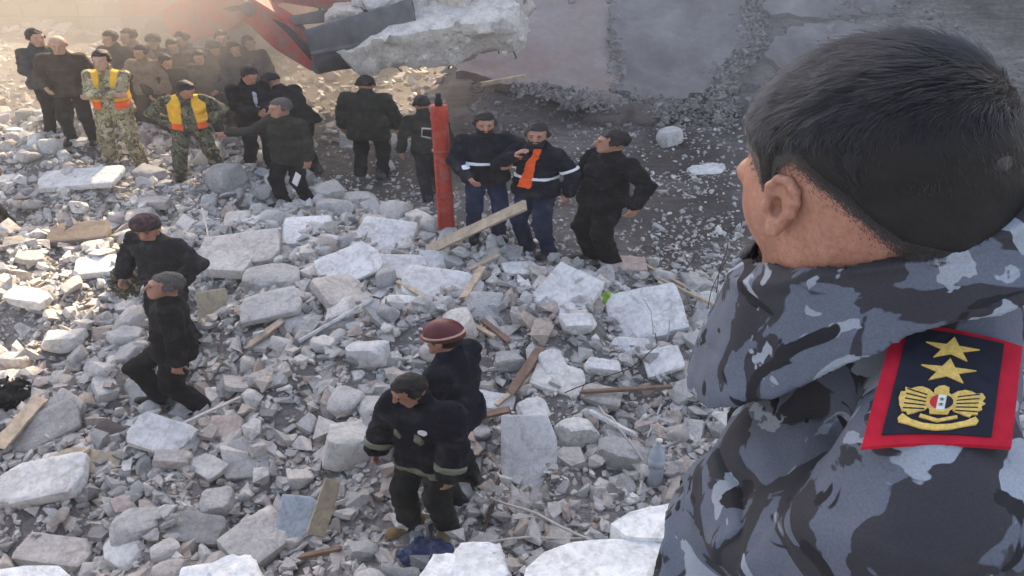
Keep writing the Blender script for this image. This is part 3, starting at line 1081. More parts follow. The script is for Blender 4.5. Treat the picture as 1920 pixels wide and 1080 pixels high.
        def hf(P):
            q = qh(P)
            d = ell(q, (0, -0.014, 0.034), (0.096, 0.116, 0.104)) + 0.007 * noise3(q * F32(32))
            d = smax(d, -0.004 + 0.42 * q[:, 1] - q[:, 2], 0.01)
            rim = cone(q * np.array([1, .84, 1], F32), (-.0, 0, .04), (.0, 0, .041), .0, .0)
            return d
        add('headscarf', [(hf, *hb, fine)], o['helmet'])
    if o.get('beard'):
        def bf3(P):
            q = qh(P)
            d = smin(ell(q, (0, 0.028, -0.052), (0.063, 0.072, 0.078)), cone(q, (-0.028, 0.068, -0.10), (0.028, 0.068, -0.10), 0.025, 0.025), 0.03)
            d = np.maximum(d, q[:, 2] + 0.038 + 0.25 * np.abs(q[:, 0]) - 0.9 * np.maximum(np.abs(q[:, 0]) - 0.04, 0) * 2)
            return np.maximum(d, -ell(q, (0, 0.11, -0.062), (0.02, 0.03, 0.007)))
        add('beard', [(bf3, *hb, fine)], o['beard'])
    if o.get('face', True) and res < .021:
        for s_ in (-1, 1):
            def ef(P, s_=s_):
                q = qh(P)
                return np.minimum(ell(q, (s_ * 0.031, 0.085, 0.004), (0.010, 0.007, 0.0045)), cone(q, (s_ * 0.020, 0.091, 0.027), (s_ * 0.046, 0.080, 0.025), 0.0042, 0.003))
            add('eye_and_brow', [(ef, *hb, 0.0045)], M['eye'])
    root['_J'] = 0
    del root['_J']
    return root, J, s, wide

# ------------------------------------------------------------------ the people in the photograph
OFF = dict  # shorthand
# pair in the near rubble
person('firefighter in navy coat with olive bands looking down, nearest on the rubble', (772, 985), 690, 150,
       dict(head=(-32, 24, 0), lean=4, handL=(-0.27, 0.16, 0.92), elbowL=(-1, -0.5, 0), handR=(0.30, 0.14, 0.90), elbowR=(1, -.4, 0), footL=(-.13, 0.02, 0), footR=(.13, .10, 0), toeR=-14, toeL=18),
       dict(jacket=M['fire'], trousers=M['firepants'], boots=M['boot_tan'], loose=0.022, jk=dict(bulk=0.042, hem=0.16, sl=(0.08, 0.07, 0.062), collar=0.05, wrinkle=0.012),
            bands=[(-0.17, -0.11, M['reflect_olive'])], cuffs=(0.62, 0.82, M['reflect_olive']), boot_r=0.008,
            patches=[('chest_badge', (-0.10, 0.17, 0.36), (0.035, 0.10, 0.022), M['white_paint']), ('pocket', (-0.06, 0.17, 0.26), (0.042, 0.10, 0.06), M['reflect_olive']), ('pocket', (0.10, 0.17, 0.25), (0.03, 0.10, 0.06), M['reflect_olive'])]),
       hx=792, res=0.016, wide=1.12)
person('man in maroon helmet with pale band, seen from behind beside the firefighter', (838, 915), 608, 62,
       dict(head=(8, 6, 0), lean=3, handL=(-0.30, 0.22, 0.90), handR=(0.26, 0.2, 0.9)),
       dict(jacket=M['navy'], trousers=M['firepants'], jk=dict(bulk=0.025, hem=0.10, collar=0.06), hair='helmet', helmet=M['maroon'], helmet_band=M['beige_band'], glove=M['glove']),
       hx=848, res=0.016, wide=1.12)
# two men on the left slope
person('man in black clothes striding up the rubble, face turned to the left', (275, 775), 513, 104,
       dict(head=(12, -8, 0), lean=-2, crouch=0.05, handL=(-0.27, -0.02, 0.86), elbowL=(-.4, -1, 0), handR=(0.26, 0.12, 0.88), footL=(-.08, -.10, -.02), footR=(.12, .20, 0.06), toeL=10, toeR=-12),
       dict(jacket=M['black'], trousers=M['black'], hair='short', hair_mat=M['hair_grey'], jk=dict(bulk=0.022, hem=0.10, collar=0.05), loose=0.018), hx=296, res=0.016, wide=1.28)
person('man in dark jacket and patterned headscarf, hand on hip, behind the striding man', (262, 655), 394, 148,
       dict(head=(30, 20, 0), lean=5, handL=(-0.21, 0.06, 1.0), elbowL=(-1, -.5, 0), handR=(0.28, 0.16, 0.94), elbowR=(1, -.6, 0)),
       dict(jacket=M['charcoal'], trousers=M['charcoal'], hair='wrap', helmet=M['helmet_dark'], jk=dict(bulk=0.022, hem=0.06, collar=0.04),
            patches=[('arm_badge', (-0.23, -0.02, 0.33), (0.05, 0.05, 0.03), M['beige_band'])]), hx=284, res=0.016, wide=1.32)
person('person in dark clothes cut by the left edge of the picture', (3, 425), 226, 100,
       dict(), dict(jacket=M['brown_cloth'], trousers=M['charcoal']), res=0.024)
# safety vests in the dust
person('man in dusty camouflage with yellow vest, arms folded', (185, 297), 84, 182,
       dict(head=(-6, 8, 0), handL=(0.10, 0.20, 1.16), handR=(-0.10, 0.22, 1.19), elbowL=(-1, .1, -.4), elbowR=(1, .1, -.4), footL=(-.15, 0, 0), footR=(.14, .04, 0)),
       dict(jacket=M['camo_tan'], trousers=M['camo_tan'], vest=(M['vest_yellow'], M['vest_orange']), skin=M['skin_dust'], jk=dict(bulk=0.018), loose=0.02, boots=M['boot_tan']), hx=186, res=0.022, wide=1.12)
person('man in green camouflage with yellow vest, hands on hips', (315, 335), 142, 196,
       dict(head=(24, 26, 0), lean=10, handL=(-0.20, 0.05, 1.02), handR=(0.20, 0.05, 1.02), elbowL=(-1, -.3, 0), elbowR=(1, -.3, 0), footL=(-.22, 0.02, 0), footR=(.20, .02, 0)),
       dict(jacket=M['camo_green'], trousers=M['camo_green'], vest=(M['vest_yellow'], M['vest_orange']), jk=dict(bulk=0.014), loose=0.014), hx=338, res=0.022, wide=1.32)
person('man in dark suit and pale shirt, head bowed over his hands', (432, 300), 118, 222,
       dict(head=(0, 32, 0), handL=(-0.04, 0.22, 1.10), handR=(0.06, 0.24, 1.07)),
       dict(jacket=M['black'], trousers=M['black'], jk=dict(bulk=0.014, hem=0.10), patches=[('shirt_front', (0.0, 0.16, 0.34), (0.028, 0.08, 0.17), M['shirt'])]), hx=458, res=0.024)
person('man in dark olive coat pointing left with outstretched arm', (512, 388), 183, 142,
       dict(head=(-10, 4, 0), lean=2, handR=(0.46, 0.34, 1.24), elbowR=(.6, -.1, -1), handL=(-0.30, 0.06, 0.90), footL=(-.12, -.05, 0), footR=(.14, .08, 0)),
       dict(jacket=M['olive'], trousers=M['black'], hair_mat=M['hair_grey'], jk=dict(bulk=0.03, hem=0.14, collar=0.03)), hx=530, res=0.018, wide=1.28)
# pair at far left
person('dusty man in grey jacket turned towards the bald man, far left', (48, 264), 52, 238,
       dict(head=(-10, 6, 0), handR=(0.2, 0.25, 1.0)), dict(jacket=M['grey_cloth'], trousers=M['charcoal'], skin=M['skin_dust'], jk=dict(bulk=0.02, hem=0.08)), hx=60, res=0.026, wide=1.2)
b_, J_, s_, w_ = person('bald man in brown jacket with mask under his chin, far left', (88, 268), 64, 186,
       dict(head=(10, 14, 0), handR=(0.18, 0.2, 1.02)), dict(jacket=M['brown_cloth'], trousers=M['charcoal'], skin=M['skin_dust'], hair='bald', hair_mat=M['hair_grey'], jk=dict(bulk=0.024, hem=0.08)), hx=104, res=0.024, wide=1.2)
# onlookers deep in the dust
CR = 'onlookers standing in the dust'
crowd = [
    ((240, 226), 52, 170, 'tan_cloth', 'short', 'onlooker in tan at the left end of the crowd, behind the folded-arms man'),
    ((285, 228), 60, 186, 'charcoal', 'wrap', 'onlooker in flat cap, tallest of the crowd in the dust'),
    ((322, 232), 68, 200, 'brown_cloth', 'short', 'onlooker in brown directly behind the hands-on-hips man'),
    ((372, 246), 92, 160, 'grey_cloth', 'short', 'shorter onlooker in grey with sunlit hair, front of the crowd'),
    ((412, 222), 54, 205, 'olive', 'short', 'onlooker in olive, tallest at the right end of the crowd'),
    ((262, 240), 82, 176, 'tan_cloth', 'short', 'onlooker in tan half hidden behind the folded-arms man'),
    ((346, 218), 56, 150, 'blue_cloth', 'short', 'onlooker in faded blue at the back of the crowd, face turned left'),
    ((392, 232), 70, 215, 'grey_cloth', 'wrap', 'onlooker in grey with cloth cap right of the sunlit hair'),
    ((210, 222), 54, 165, 'charcoal', 'short', 'onlooker in charcoal furthest left of the crowd'),
    ((305, 250), 98, 205, 'olive', 'short', 'shortest onlooker in olive near the hands-on-hips man'),
    ((462, 226), 66, 200, 'black', 'short', 'onlooker in black at the far right of the crowd'),
    ((438, 236), 76, 190, 'charcoal', 'short', 'onlooker in charcoal above the man in the suit')]
for ft, hy, yw, jm, hs, lb in crowd:
    person(lb, ft, hy, yw, dict(head=(random.uniform(-35, 35), random.uniform(0, 20), random.uniform(-6, 6)), twist=random.uniform(-12, 12), lean=random.uniform(-3, 8), handR=(.28, random.uniform(.02, .25), random.uniform(.86, 1.1)), handL=(-.28, random.uniform(.02, .25), random.uniform(.86, 1.1))),
           dict(jacket=M[jm], trousers=M[random.choice(['charcoal', 'jeans', 'brown_cloth', 'black'])], hair=hs, helmet=M['grey_cloth'], skin=M['skin_dust'], face=False, jk=dict(bulk=0.022)), res=0.025, wide=1.12, group=CR, hx=ft[0])
# dark figures in the shade of the bucket
person('dark stooping figure in the shade behind the pointing man', (560, 322), 128, 60, dict(lean=28, head=(0, 10, 0), handR=(.2, .35, .9), handL=(-.2, .3, .95)),
       dict(jacket=M['black'], trousers=M['black'], face=False, jk=dict(bulk=0.03, hem=.08)), hx=552, res=0.026, wide=1.2)
person('dark figure in long coat with back turned, below the bucket', (676, 328), 142, -8, dict(head=(0, 18, 0), handL=(-.28, .08, .9), handR=(.28, .1, .9)),
       dict(jacket=M['olive'], trousers=M['black'], face=False, jk=dict(bulk=0.04, hem=.20)), hx=682, res=0.024, wide=1.36)
person('man in dark olive striding away, half hidden behind the red post', (782, 372), 182, 20,
       dict(lean=16, crouch=.03, footL=(-.12, -.34, 0), footR=(.1, .26, 0), handL=(-.3, .1, .92)), dict(jacket=M['olive'], trousers=M['charcoal'], face=False), hx=798, res=0.024, wide=1.15)
# three men by the post
person('bearded man in navy jacket with silver reflective band, beside the red post', (898, 448), 208, 190,
       dict(head=(-4, 10, 0), handR=(0.18, 0.24, 1.02), handL=(-.22, .22, 1.18), elbowL=(-1, -.3, -.3)),
       dict(jacket=M['navy'], trousers=M['jeans'], beard=M['hair'], bands=[(0.17, 0.205, M['reflect'])], jk=dict(bulk=0.022, hem=0.06)), hx=908, res=0.018, wide=1.2)
person('bearded man with orange scarf on navy jacket, hand raised to his mouth', (990, 474), 230, 142,
       dict(head=(28, 4, 0), handR=(0.04, 0.24, 1.44), elbowR=(.8, .3, -1), handL=(-0.30, -0.02, 0.93), elbowL=(-1, -.5, 0)),
       dict(jacket=M['navy'], trousers=M['jeans'], beard=M['hair'], bands=[(0.15, 0.185, M['reflect'])], arm_band=('L', 0.72, 0.84, M['reflect']), jk=dict(bulk=0.022, hem=0.06),
            patches=[('orange_scarf', (0, .1, .28), SCARF, M['vest_orange'])]), hx=1008, res=0.016, wide=1.24)
person('man all in black standing right of the orange scarf, looking left', (1092, 488), 244, 122,
       dict(head=(-28, 2, 0), lean=-4, tilt=-3, handL=(-0.40, 0.02, 0.98), elbowL=(-1, -.6, 0), handR=(.34, .08, .95)),
       dict(jacket=M['black'], trousers=M['black'], jk=dict(bulk=0.022, hem=0.08, collar=.035), loose=0.02, patches=[('sleeve_badge', (-0.24, 0.0, 0.36), (0.05, 0.03, 0.03), M['grey_cloth'])]), hx=1138, res=0.016, wide=1.38)

# ------------------------------------------------------------------ rubble
from mathutils import noise as _mn


def hull_template(seed, flat):
    r = np.random.default_rng(seed)
    n = int(r.integers(9, 14))
    if flat > 0.6:                                                # slabby shard: polygon outline with thickness
        k = int(r.integers(4, 7))
        an = np.sort(r.uniform(0, 2 * np.pi, k))
        ra = r.uniform(0.65, 1.0, k)
        p = np.stack([np.cos(an) * ra, np.sin(an) * ra * r.uniform(.6, 1), np.full(k, .5)], -1)
        p = np.concatenate([p, p * (1.04, 1.03, -1)])
    else:
        p = r.uniform(-1, 1, (n, 3)); p *= (1 / np.maximum(np.linalg.norm(p, axis=1), .3))[:, None] ** .6
    p *= (1, r.uniform(.6, .95), (1 - flat) * 0.8 + 0.12)
    bm = bmesh.new()
    for c in p: bm.verts.new(c)
    g = bmesh.ops.convex_hull(bm, input=bm.verts[:])
    bmesh.ops.delete(bm, geom=[v for v in bm.verts if not v.link_faces], context='VERTS')
    bmesh.ops.triangulate(bm, faces=bm.faces[:])
    bmesh.ops.recalc_face_normals(bm, faces=bm.faces[:])
    bm.verts.index_update()
    V = np.array([v.co for v in bm.verts]); T = np.array([[v.index for v in f.verts] for f in bm.faces])
    bm.free()
    return V / np.abs(V).max(), T


M['rubble_dull'] = stone_mat('rubble_dull', [lin(104, 99, 98), lin(138, 133, 132), lin(122, 117, 116), lin(160, 155, 153)], use_attr=True)
TPL = [hull_template(100 + k, fl) for k, fl in enumerate([.1, .2, .3, .35, .4, .15, .5, .3, .7, .75, .8, .65, .25, .4, .85, .7, .3, .2, .45, .1])]


def rand_rots(r, n, tilt):
    """random yaw and a random tilt of up to `tilt` radians"""
    y = r.uniform(0, 2 * np.pi, n); ax = r.uniform(0, 2 * np.pi, n); t = np.abs(r.normal(0, tilt, n))
    out = np.zeros((n, 3, 3))
    for i in range(n):
        out[i] = np.array(Matrix.Rotation(t[i], 3, Vector((math.cos(ax[i]), math.sin(ax[i]), 0))) @ Matrix.Rotation(y[i], 3, 'Z'))
    return out


def scatter(name, label, n, seed, dens, size, material, y_rng=(3.9, 15.6), lift=0.25, tilt=0.45, tpl=TPL):
    r = np.random.default_rng(seed)
    Y = np.sqrt(r.uniform(y_rng[0] ** 2, y_rng[1] ** 2, n * 2))
    X = r.uniform(-1, 1, n * 2) * (0.66 * Y + 1.6)
    keep = r.random(n * 2) < dens(X, Y)
    X, Y = X[keep][:n], Y[keep][:n]
    n = len(X)
    S = size(r, n)
    Z = ter(X, Y) + S * r.uniform(-.1, .55, n) * lift * 2
    RT = rand_rots(r, n, tilt)
    which = r.integers(0, len(tpl), n)
    V, T, A, off = [], [], [], 0
    for k, (tv, tt) in enumerate(tpl):
        i = np.where(which == k)[0]
        if not len(i): continue
        v = np.einsum('nij,vj->nvi', RT[i], tv) * S[i][:, None, None] + np.stack([X, Y, Z], -1)[i][:, None, :]
        V.append(v.reshape(-1, 3))
        f = tt[None] + (np.arange(len(i)) * len(tv))[:, None, None] + off
        T.append(f.reshape(-1, 3)); off += len(i) * len(tv)
        A.append(np.repeat(r.random(len(i)), len(tv)))
    me = mesh_np(name, np.concatenate(V), np.concatenate(T), False)
    at = me.attributes.new('tint', 'FLOAT', 'POINT')
    at.data.foreach_set('value', np.concatenate(A).astype(np.float32))
    return tag(link(name, me, material), label, 'rubble', kind='stuff')


def clump(X, Y, f, s=0.0):
    return fbm(np.stack([X * f, Y * f, X * 0 + s], -1), 2)


scatter('rubble_gravel', 'fine crushed gravel and stones over the whole site', 34000, 1,
        lambda X, Y: np.where(rub_mask(X, Y) > .5, 1.0, 0.16 + 0.35 * (clump(X, Y, .8, 3) > .15) * (Y < 13) + .3 * (Y < 10.5)) * np.where(Y > 10, 0.8, 1.0),
        lambda r, n: np.clip(r.lognormal(math.log(0.028), 0.42, n), .012, .07), M['rubble'], lift=.3)
scatter('rubble_stones', 'fist sized grey and white broken stones covering the pile', 12500, 2,
        lambda X, Y: rub_mask(X, Y) * np.clip(.75 + .6 * clump(X, Y, .7, 8), .15, 1) + 0.015 * (Y < 14),
        lambda r, n: np.clip(r.lognormal(math.log(0.062), 0.36, n), .03, .13), M['rubble'], lift=.35, tilt=.5)
scatter('rubble_shards', 'loose broken shards and small blocks between the larger pieces', 3000, 3,
        lambda X, Y: rub_mask(X, Y) * np.clip(.55 + .7 * clump(X, Y, .6, 4) + .5 * np.exp(-((X + 1.3) ** 2 / 6 + (Y - 8) ** 2 / 3)), .1, 1),
        lambda r, n: np.clip(r.lognormal(math.log(0.115), 0.25, n), .08, .17), M['rubble'], lift=.45, tilt=.5)
scatter('bank_rubble', 'loose stones crumbled over the bank behind', 5200, 5,
        lambda X, Y: ((Y > 15.3) & (X > -1.0) & ((clump(X, Y, .55, 2) > -.1) | (Y < 16.6))) * 1.0,
        lambda r, n: np.clip(r.lognormal(math.log(0.035), 0.55, n), .012, .16), M['rubble_dull'], y_rng=(15.0, 22), lift=.3)

scatter('far_rubble', 'dusty debris strewn on the street behind the crowd', 2600, 6,
        lambda X, Y: ((X < -1.5) & (clump(X, Y, .5, 6) > -.2)) * 1.0,
        lambda r, n: np.clip(r.lognormal(math.log(0.07), 0.5, n), .03, .3), M['rubble'], y_rng=(15.0, 24), lift=.3)



def strip(name, label, n, seed, lines, size, material):
    """crumbled stones along lines on the bank (pixel polylines with a width)"""
    r = np.random.default_rng(seed)
    P = []
    for (x0, y0, x1, y1, w) in lines:
        t = r.random(n); j = r.normal(0, .5, n) * w
        dx, dy = x1 - x0, y1 - y0; L = math.hypot(dx, dy)
        for a_, b_ in zip(t, j):
            r_ = ray(x0 + dx * a_ - dy / L * b_, y0 + dy * a_ + dx / L * b_)
            tt = ((bank_p0 - (0, 0, CAM_Z)) @ bank_n) / (r_ @ bank_n)
            P.append(r_ * tt + np.array([0, 0, CAM_Z]))
    P = np.array(P); n = len(P)
    P[:, 2] = np.maximum(P[:, 2], ter(P[:, 0], P[:, 1])) + .02
    S = size(r, n); RT = rand_rots(r, n, .5); which = r.integers(0, len(TPL), n)
    V, T, A, off = [], [], [], 0
    for k, (tv, tt) in enumerate(TPL):
        i = np.where(which == k)[0]
        v = np.einsum('nij,vj->nvi', RT[i], tv) * S[i][:, None, None] + P[i][:, None, :]
        V.append(v.reshape(-1, 3)); T.append((tt[None] + (np.arange(len(i)) * len(tv))[:, None, None] + off).reshape(-1, 3)); off += len(i) * len(tv)
        A.append(np.repeat(r.random(len(i)), len(tv)))
    me = mesh_np(name, np.concatenate(V), np.concatenate(T), False)
    me.attributes.new('tint', 'FLOAT', 'POINT').data.foreach_set('value', np.concatenate(A).astype(np.float32))
    return tag(link(name, me, material), label, 'rubble', kind='stuff')


bank_p0 = np.array([2.0, 16.9, 1.0])
strip('crumbled_strips', 'crumbled stones along the broken edges of the floor slabs', 900, 8,
      [(1150, -10, 1156, 172, 12), (1425, 0, 1400, 90, 34), (1400, 90, 1335, 190, 34), (960, 168, 1150, 190, 14), (1150, 190, 1390, 205, 18), (1040, 185, 1380, 232, 20)],
      lambda r, n: np.clip(r.lognormal(math.log(0.027), 0.55, n), .01, .13), M['rubble_dull'])

# individually built pieces: shapes shared between alike chunks
CH = []
cr = np.random.default_rng(77)
for k in range(26):
    fl = k % 3
    dims = ((1, cr.uniform(.6, .9), cr.uniform(.42, .65)), (1, cr.uniform(.55, .95), cr.uniform(.16, .28)), (1, cr.uniform(.7, .95), cr.uniform(.5, .8)))[fl]
    CH.append((chunk_mesh('broken_chunk', dims, 300 + k, cuts=15 if fl != 1 else 9, rough=.06 if fl != 1 else .09, n=26, flat=(fl == 1), keep=.80 if fl != 1 else .92), dims))
for me, _ in CH: me.materials.append(M['chunk'])

SPECIAL_XY = []


def ppm(P):
    d = (np.asarray(P) - (0, 0, CAM_Z)) @ FW
    return FPX / d


def piece(px, py, w, h, t, label, mat, yaw=0., tilt=10., roll=0., seed=1, name='concrete_slab', cat='rubble', cuts=5, rough=.06, flat=True, lift=.5, n=30, dz=0.0, keep=.95):
    """one named piece: centre pixel, seen width / height in pixels, thickness in metres"""
    P = hit(px, py, 0.0)
    k = ppm(P)
    dep = math.atan2(CAM_Z - P[2], P[1])
    W = w / k
    D = h / k / max(math.sin(dep + R(tilt)), .25)
    if not flat: D = h / k * 0.95
    me = chunk_mesh(name, (W, D, t), seed, cuts=cuts, rough=rough, flat=flat, n=n, keep=keep)
    me.materials.append(mat)
    o = link(name, me)
    o.rotation_euler = Euler((R(tilt), R(roll), R(yaw)))
    lowest = abs(D / 2 * math.sin(R(tilt))) * .6 + abs(W / 2 * math.sin(R(roll))) * .6 + t * .5
    # keep the pixel centre: slide towards the camera as the piece is raised
    up_ = lowest * lift + dz + 0.03
    q = P - ray(px, py) / np.linalg.norm(ray(px, py)) * up_ / max(math.sin(dep), .2)
    o.location = q
    SPECIAL_XY.append((P[0], P[1], max(W, D) * .5))
    return tag(o, label, cat)


W_, C_, K_, B_, T_, U_ = M['white_slab'], M['chunk'], M['pink_slab'], M['brown_slab'], M['tan_panel'], M['blue_panel']
S = [
    # px, py, w, h, t, label, mat, yaw, tilt, roll, flat
    (655, 497, 118, 62, .05, 'bright white plaster sheet tilted up at the middle of the pile', W_, 24, 22, -14, True),
    (726, 446, 112, 66, .12, 'pale slab propped left of the leaning plank', W_, -6, 28, 6, True),
    (672, 378, 74, 44, .26, 'rounded grey boulder at the far edge of the pile', C_, 10, 0, 0, False),
    (508, 531, 104, 74, .36, 'large grey boulder right of the headscarf man', C_, 15, 5, 6, False),
    (450, 470, 150, 60, .12, 'long flat grey slab behind the large boulder', C_, 8, 18, -5, True),
    (432, 494, 86, 40, .16, 'thick grey block at the left end of the long flat slab', C_, -8, 10, 0, True),
    (510, 572, 116, 50, .09, 'flat grey slab in front of the large boulder', C_, 12, 20, -8, True),
    (828, 538, 150, 66, .07, 'broad white slab in the middle below the leaning plank', W_, -10, 20, 8, True),
    (745, 505, 110, 50, .10, 'white slab lying behind the broad white slab', W_, 10, 16, 6, True),
    (812, 490, 52, 44, .05, 'small square white panel right of the white pile', W_, 5, 36, 4, True),
    (640, 548, 90, 60, .14, 'grey block left of the broad white slab', C_, 40, 14, 10, True),
    (760, 574, 92, 38, .20, 'white stone block with dark stripes in front of the broad white slab', W_, 4, 0, 3, False),
    (1062, 548, 108, 84, .09, 'pale pointed slab sloping down in front of the man in black', W_, -34, 24, 10, True),
    (975, 505, 70, 24, .07, 'thin white strip of slab below the jeans', W_, 8, 12, 4, True),
    (1166, 497, 92, 32, .10, 'flat pinkish slab at the feet of the man in black', K_, -3, 6, 2, True),
    (1215, 592, 150, 92, .20, 'largest pale broken wall block left of the soldier', W_, 6, 24, -8, True),
    (1085, 606, 72, 44, .16, 'white block below the pale pointed slab', W_, 4, 10, 0, False),
    (1182, 658, 82, 48, .09, 'square pale tile tilted to the viewer near the soldier', W_, -4, 32, 3, True),
    (1243, 678, 76, 50, .06, 'second pale tile leaning right of the square tile', W_, 12, 26, -8, True),
    (1130, 690, 88, 36, .12, 'long pale stone under the square tile', W_, -4, 8, 5, False),
    (1045, 712, 100, 56, .10, 'pale grey slab lying flat above the doorlike panel', C_, -22, 14, 8, True),
    (1036, 680, 52, 50, .06, 'small white slab leaning on the pale grey slab', W_, 30, 30, 12, True),
    (955, 680, 58, 42, .20, 'grey stone right of the maroon helmet', C_, 10, 0, 0, False),
    (690, 664, 80, 52, .28, 'smooth pale boulder left of the maroon helmet', W_, 0, 0, 0, False),
    (920, 752, 90, 34, .05, 'pale sheet behind the firefighter shoulder', W_, -8, 18, 4, True),
    (655, 838, 110, 84, .36, 'dusty grey boulder left of the firefighter', C_, 20, 0, 8, False),
    (148, 438, 116, 36, .12, 'dark brown flat slab behind the headscarf man', B_, 4, 12, -4, True),
    (30, 682, 56, 34, .22, 'pale boulder at the left edge of the picture', C_, 0, 0, 0, False),
    (88, 800, 128, 64, .10, 'oval grey slab at the left, upright on its edge', C_, 26, 22, -16, True),
    (118, 772, 70, 66, .12, 'grey slab behind the oval slab', C_, -30, 30, 14, True),
    (300, 816, 128, 62, .12, 'pale slab below the striding man', W_, -16, 26, 8, True),
    (205, 815, 64, 46, .10, 'dark grey slab left of the pale slab below the striding man', B_, -28, 20, 10, True),
    (322, 860, 78, 24, .12, 'grey kerb shaped block below the pale slab', C_, -3, 6, 2, True),
    (464, 860, 86, 72, .06, 'square grey paving tile at the lower left middle', C_, 10, 26, 4, True),
    (392, 875, 64, 38, .07, 'thin grey slab left of the square paving tile', C_, -30, 14, 6, True),
    (80, 902, 160, 76, .14, 'big white slab in the lower left corner region', W_, 12, 16, -6, True),
    (170, 868, 130, 42, .10, 'sandy brown slab behind the big white slab', T_, -6, 14, 4, True),
    (374, 992, 112, 56, .12, 'oval flat grey slab at the bottom left', C_, -4, 24, 4, True),
    (256, 990, 96, 70, .24, 'rough grey block left of the oval slab', C_, 30, 12, 6, False),
    (240, 1042, 90, 62, .20, 'pale cube of concrete at the bottom edge left', W_, -28, 14, 10, False),
    (490, 1010, 130, 96, .20, 'long broken concrete beam end at the bottom', C_, 48, 18, -6, False),
    (410, 945, 70, 56, .20, 'grey block behind the concrete beam end', C_, 10, 6, 0, False),
    (100, 1035, 150, 50, .12, 'wide grey slab at the bottom left corner', C_, -6, 8, 4, True),
    (680, 1035, 60, 30, .16, 'grey stone below the firefighter boots', C_, 6, 0, 0, False),
    (1130, 745, 90, 46, .14, 'grey block above the doorlike panel on its right', C_, -12, 10, 4, False),
    (1080, 810, 84, 50, .24, 'grey rock right of the doorlike panel', C_, 16, 0, 6, False),
    (1165, 850, 100, 60, .22, 'rough grey rock beside the plastic bottle', C_, -14, 6, 0, False),
    (1000, 770, 60, 44, .10, 'pale shard just above the doorlike panel', W_, 30, 26, 10, True),
    (425, 800, 62, 40, .10, 'pale squarish slab right of the striding man', K_, 0, 34, 0, True),
    (120, 640, 80, 40, .22, 'pale boulder left of the striding man', C_, 8, 0, 0, False),
    (150, 335, 150, 34, .10, 'sunlit flat slab below the folded-arms man', W_, 6, 8, -3, True),
    (60, 560, 90, 40, .14, 'sunlit broken block at the left edge', W_, -10, 10, 4, False),
    (180, 500, 80, 34, .10, 'sunlit slab left of the headscarf man', W_, 14, 12, 0, True),
    (290, 380, 80, 30, .14, 'low pale stone above the headscarf man', C_, 0, 4, 0, False),
]
for k, (px, py, w, h, t, lb, mt, yw, ti, ro, fl) in enumerate(S):
    piece(px, py, w, h, t, lb, mt, yw, ti, ro, seed=500 + k, flat=fl, cuts=9 if fl else 14, rough=.08, n=38, lift=.30, name='concrete_slab' if fl else 'concrete_block', keep=.97 if fl else .84)
# white block with a red stain on it
o = piece(575, 440, 96, 52, .24, 'white octagonal block with a red stain on top', M['ledge_white'], 8, 12, 0, seed=571, name='concrete_block', cuts=6, flat=True)
st = chunk_mesh('red_stain', (.22, .12, .012), 9, cuts=4, rough=.2, flat=True, n=14)
so = link('red_stain', st, M['red_stain'], o); so.location = (.10, .02, .125)
# upright panels
o = piece(992, 868, 104, 176, .07, 'tall pale doorlike panel with broken top standing in the rubble', W_, 0, 46, 0, seed=610, name='standing_slab', cuts=1, rough=.10, n=40, lift=.3, keep=.995)
PAN = o
for dx, rz in ((-.012, .10), (.012, -.12)):
    bm = bmesh.new(); box_bm(bm, (0, 0, 0), (.014, .19, .006))
    mk = link('black_mark', bm_mesh('black_mark', bm), M['phone'], PAN)
    mk.location = (.11 + dx * 2.2, -.30, .041); mk.rotation_euler = (0, 0, rz)
piece(560, 975, 78, 88, .03, 'pale blue painted panel standing left of the tan board', U_, -4, 44, 3, seed=620, name='painted_panel', cuts=1, rough=.05, lift=.5, keep=.99)
piece(607, 955, 36, 112, .025, 'thin tan board leaning against the pale blue panel', T_, 14, 52, 32, seed=621, name='tan_board', cuts=2, rough=.05, lift=.5, keep=.96)
piece(402, 585, 58, 84, .04, 'tan board standing upright behind the striding man', T_, 10, 48, -6, seed=622, name='tan_board', cuts=2, rough=.05, lift=.5, keep=.97)

FEET = np.array([(p.location.x, p.location.y) for p in bpy.data.objects if p.get('category') == 'person'])
taken = [(x, y, .30) for x, y in FEET] + SPECIAL_XY
rr = np.random.default_rng(31)
GRP = 'broken concrete chunks scattered over the pile'
CHUNKS = []
count = 0
for attempt in range(9000):
    if count >= 290: break
    Y = math.sqrt(rr.uniform(4.3 ** 2, 15.2 ** 2)); X = rr.uniform(-1, 1) * (0.62 * Y + .6)
    if rr.random() > rub_mask(X, Y) + .03: continue
    L = float(np.clip(rr.lognormal(math.log(.30), .32), .18, .62))
    if Y < 6.5: L *= .8
    if any((X - x) ** 2 + (Y - y) ** 2 < (q_ + L * .36) ** 2 for x, y, q_ in taken): continue
    taken.append((X, Y, L * .36))
    me, dims = CH[int(rr.integers(0, len(CH)))]
    o = link('broken_chunk', me)
    o.scale = (L, L * rr.uniform(.8, 1.15), L * rr.uniform(.8, 1.2))
    o.rotation_euler = (rr.normal(0, .28), rr.normal(0, .28), rr.uniform(0, 6.28))
    o.location = (X, Y, float(ter(X, Y)[0]) + L * dims[2] * rr.uniform(.1, .42))
    CHUNKS.append((o, L, dims))
    count += 1


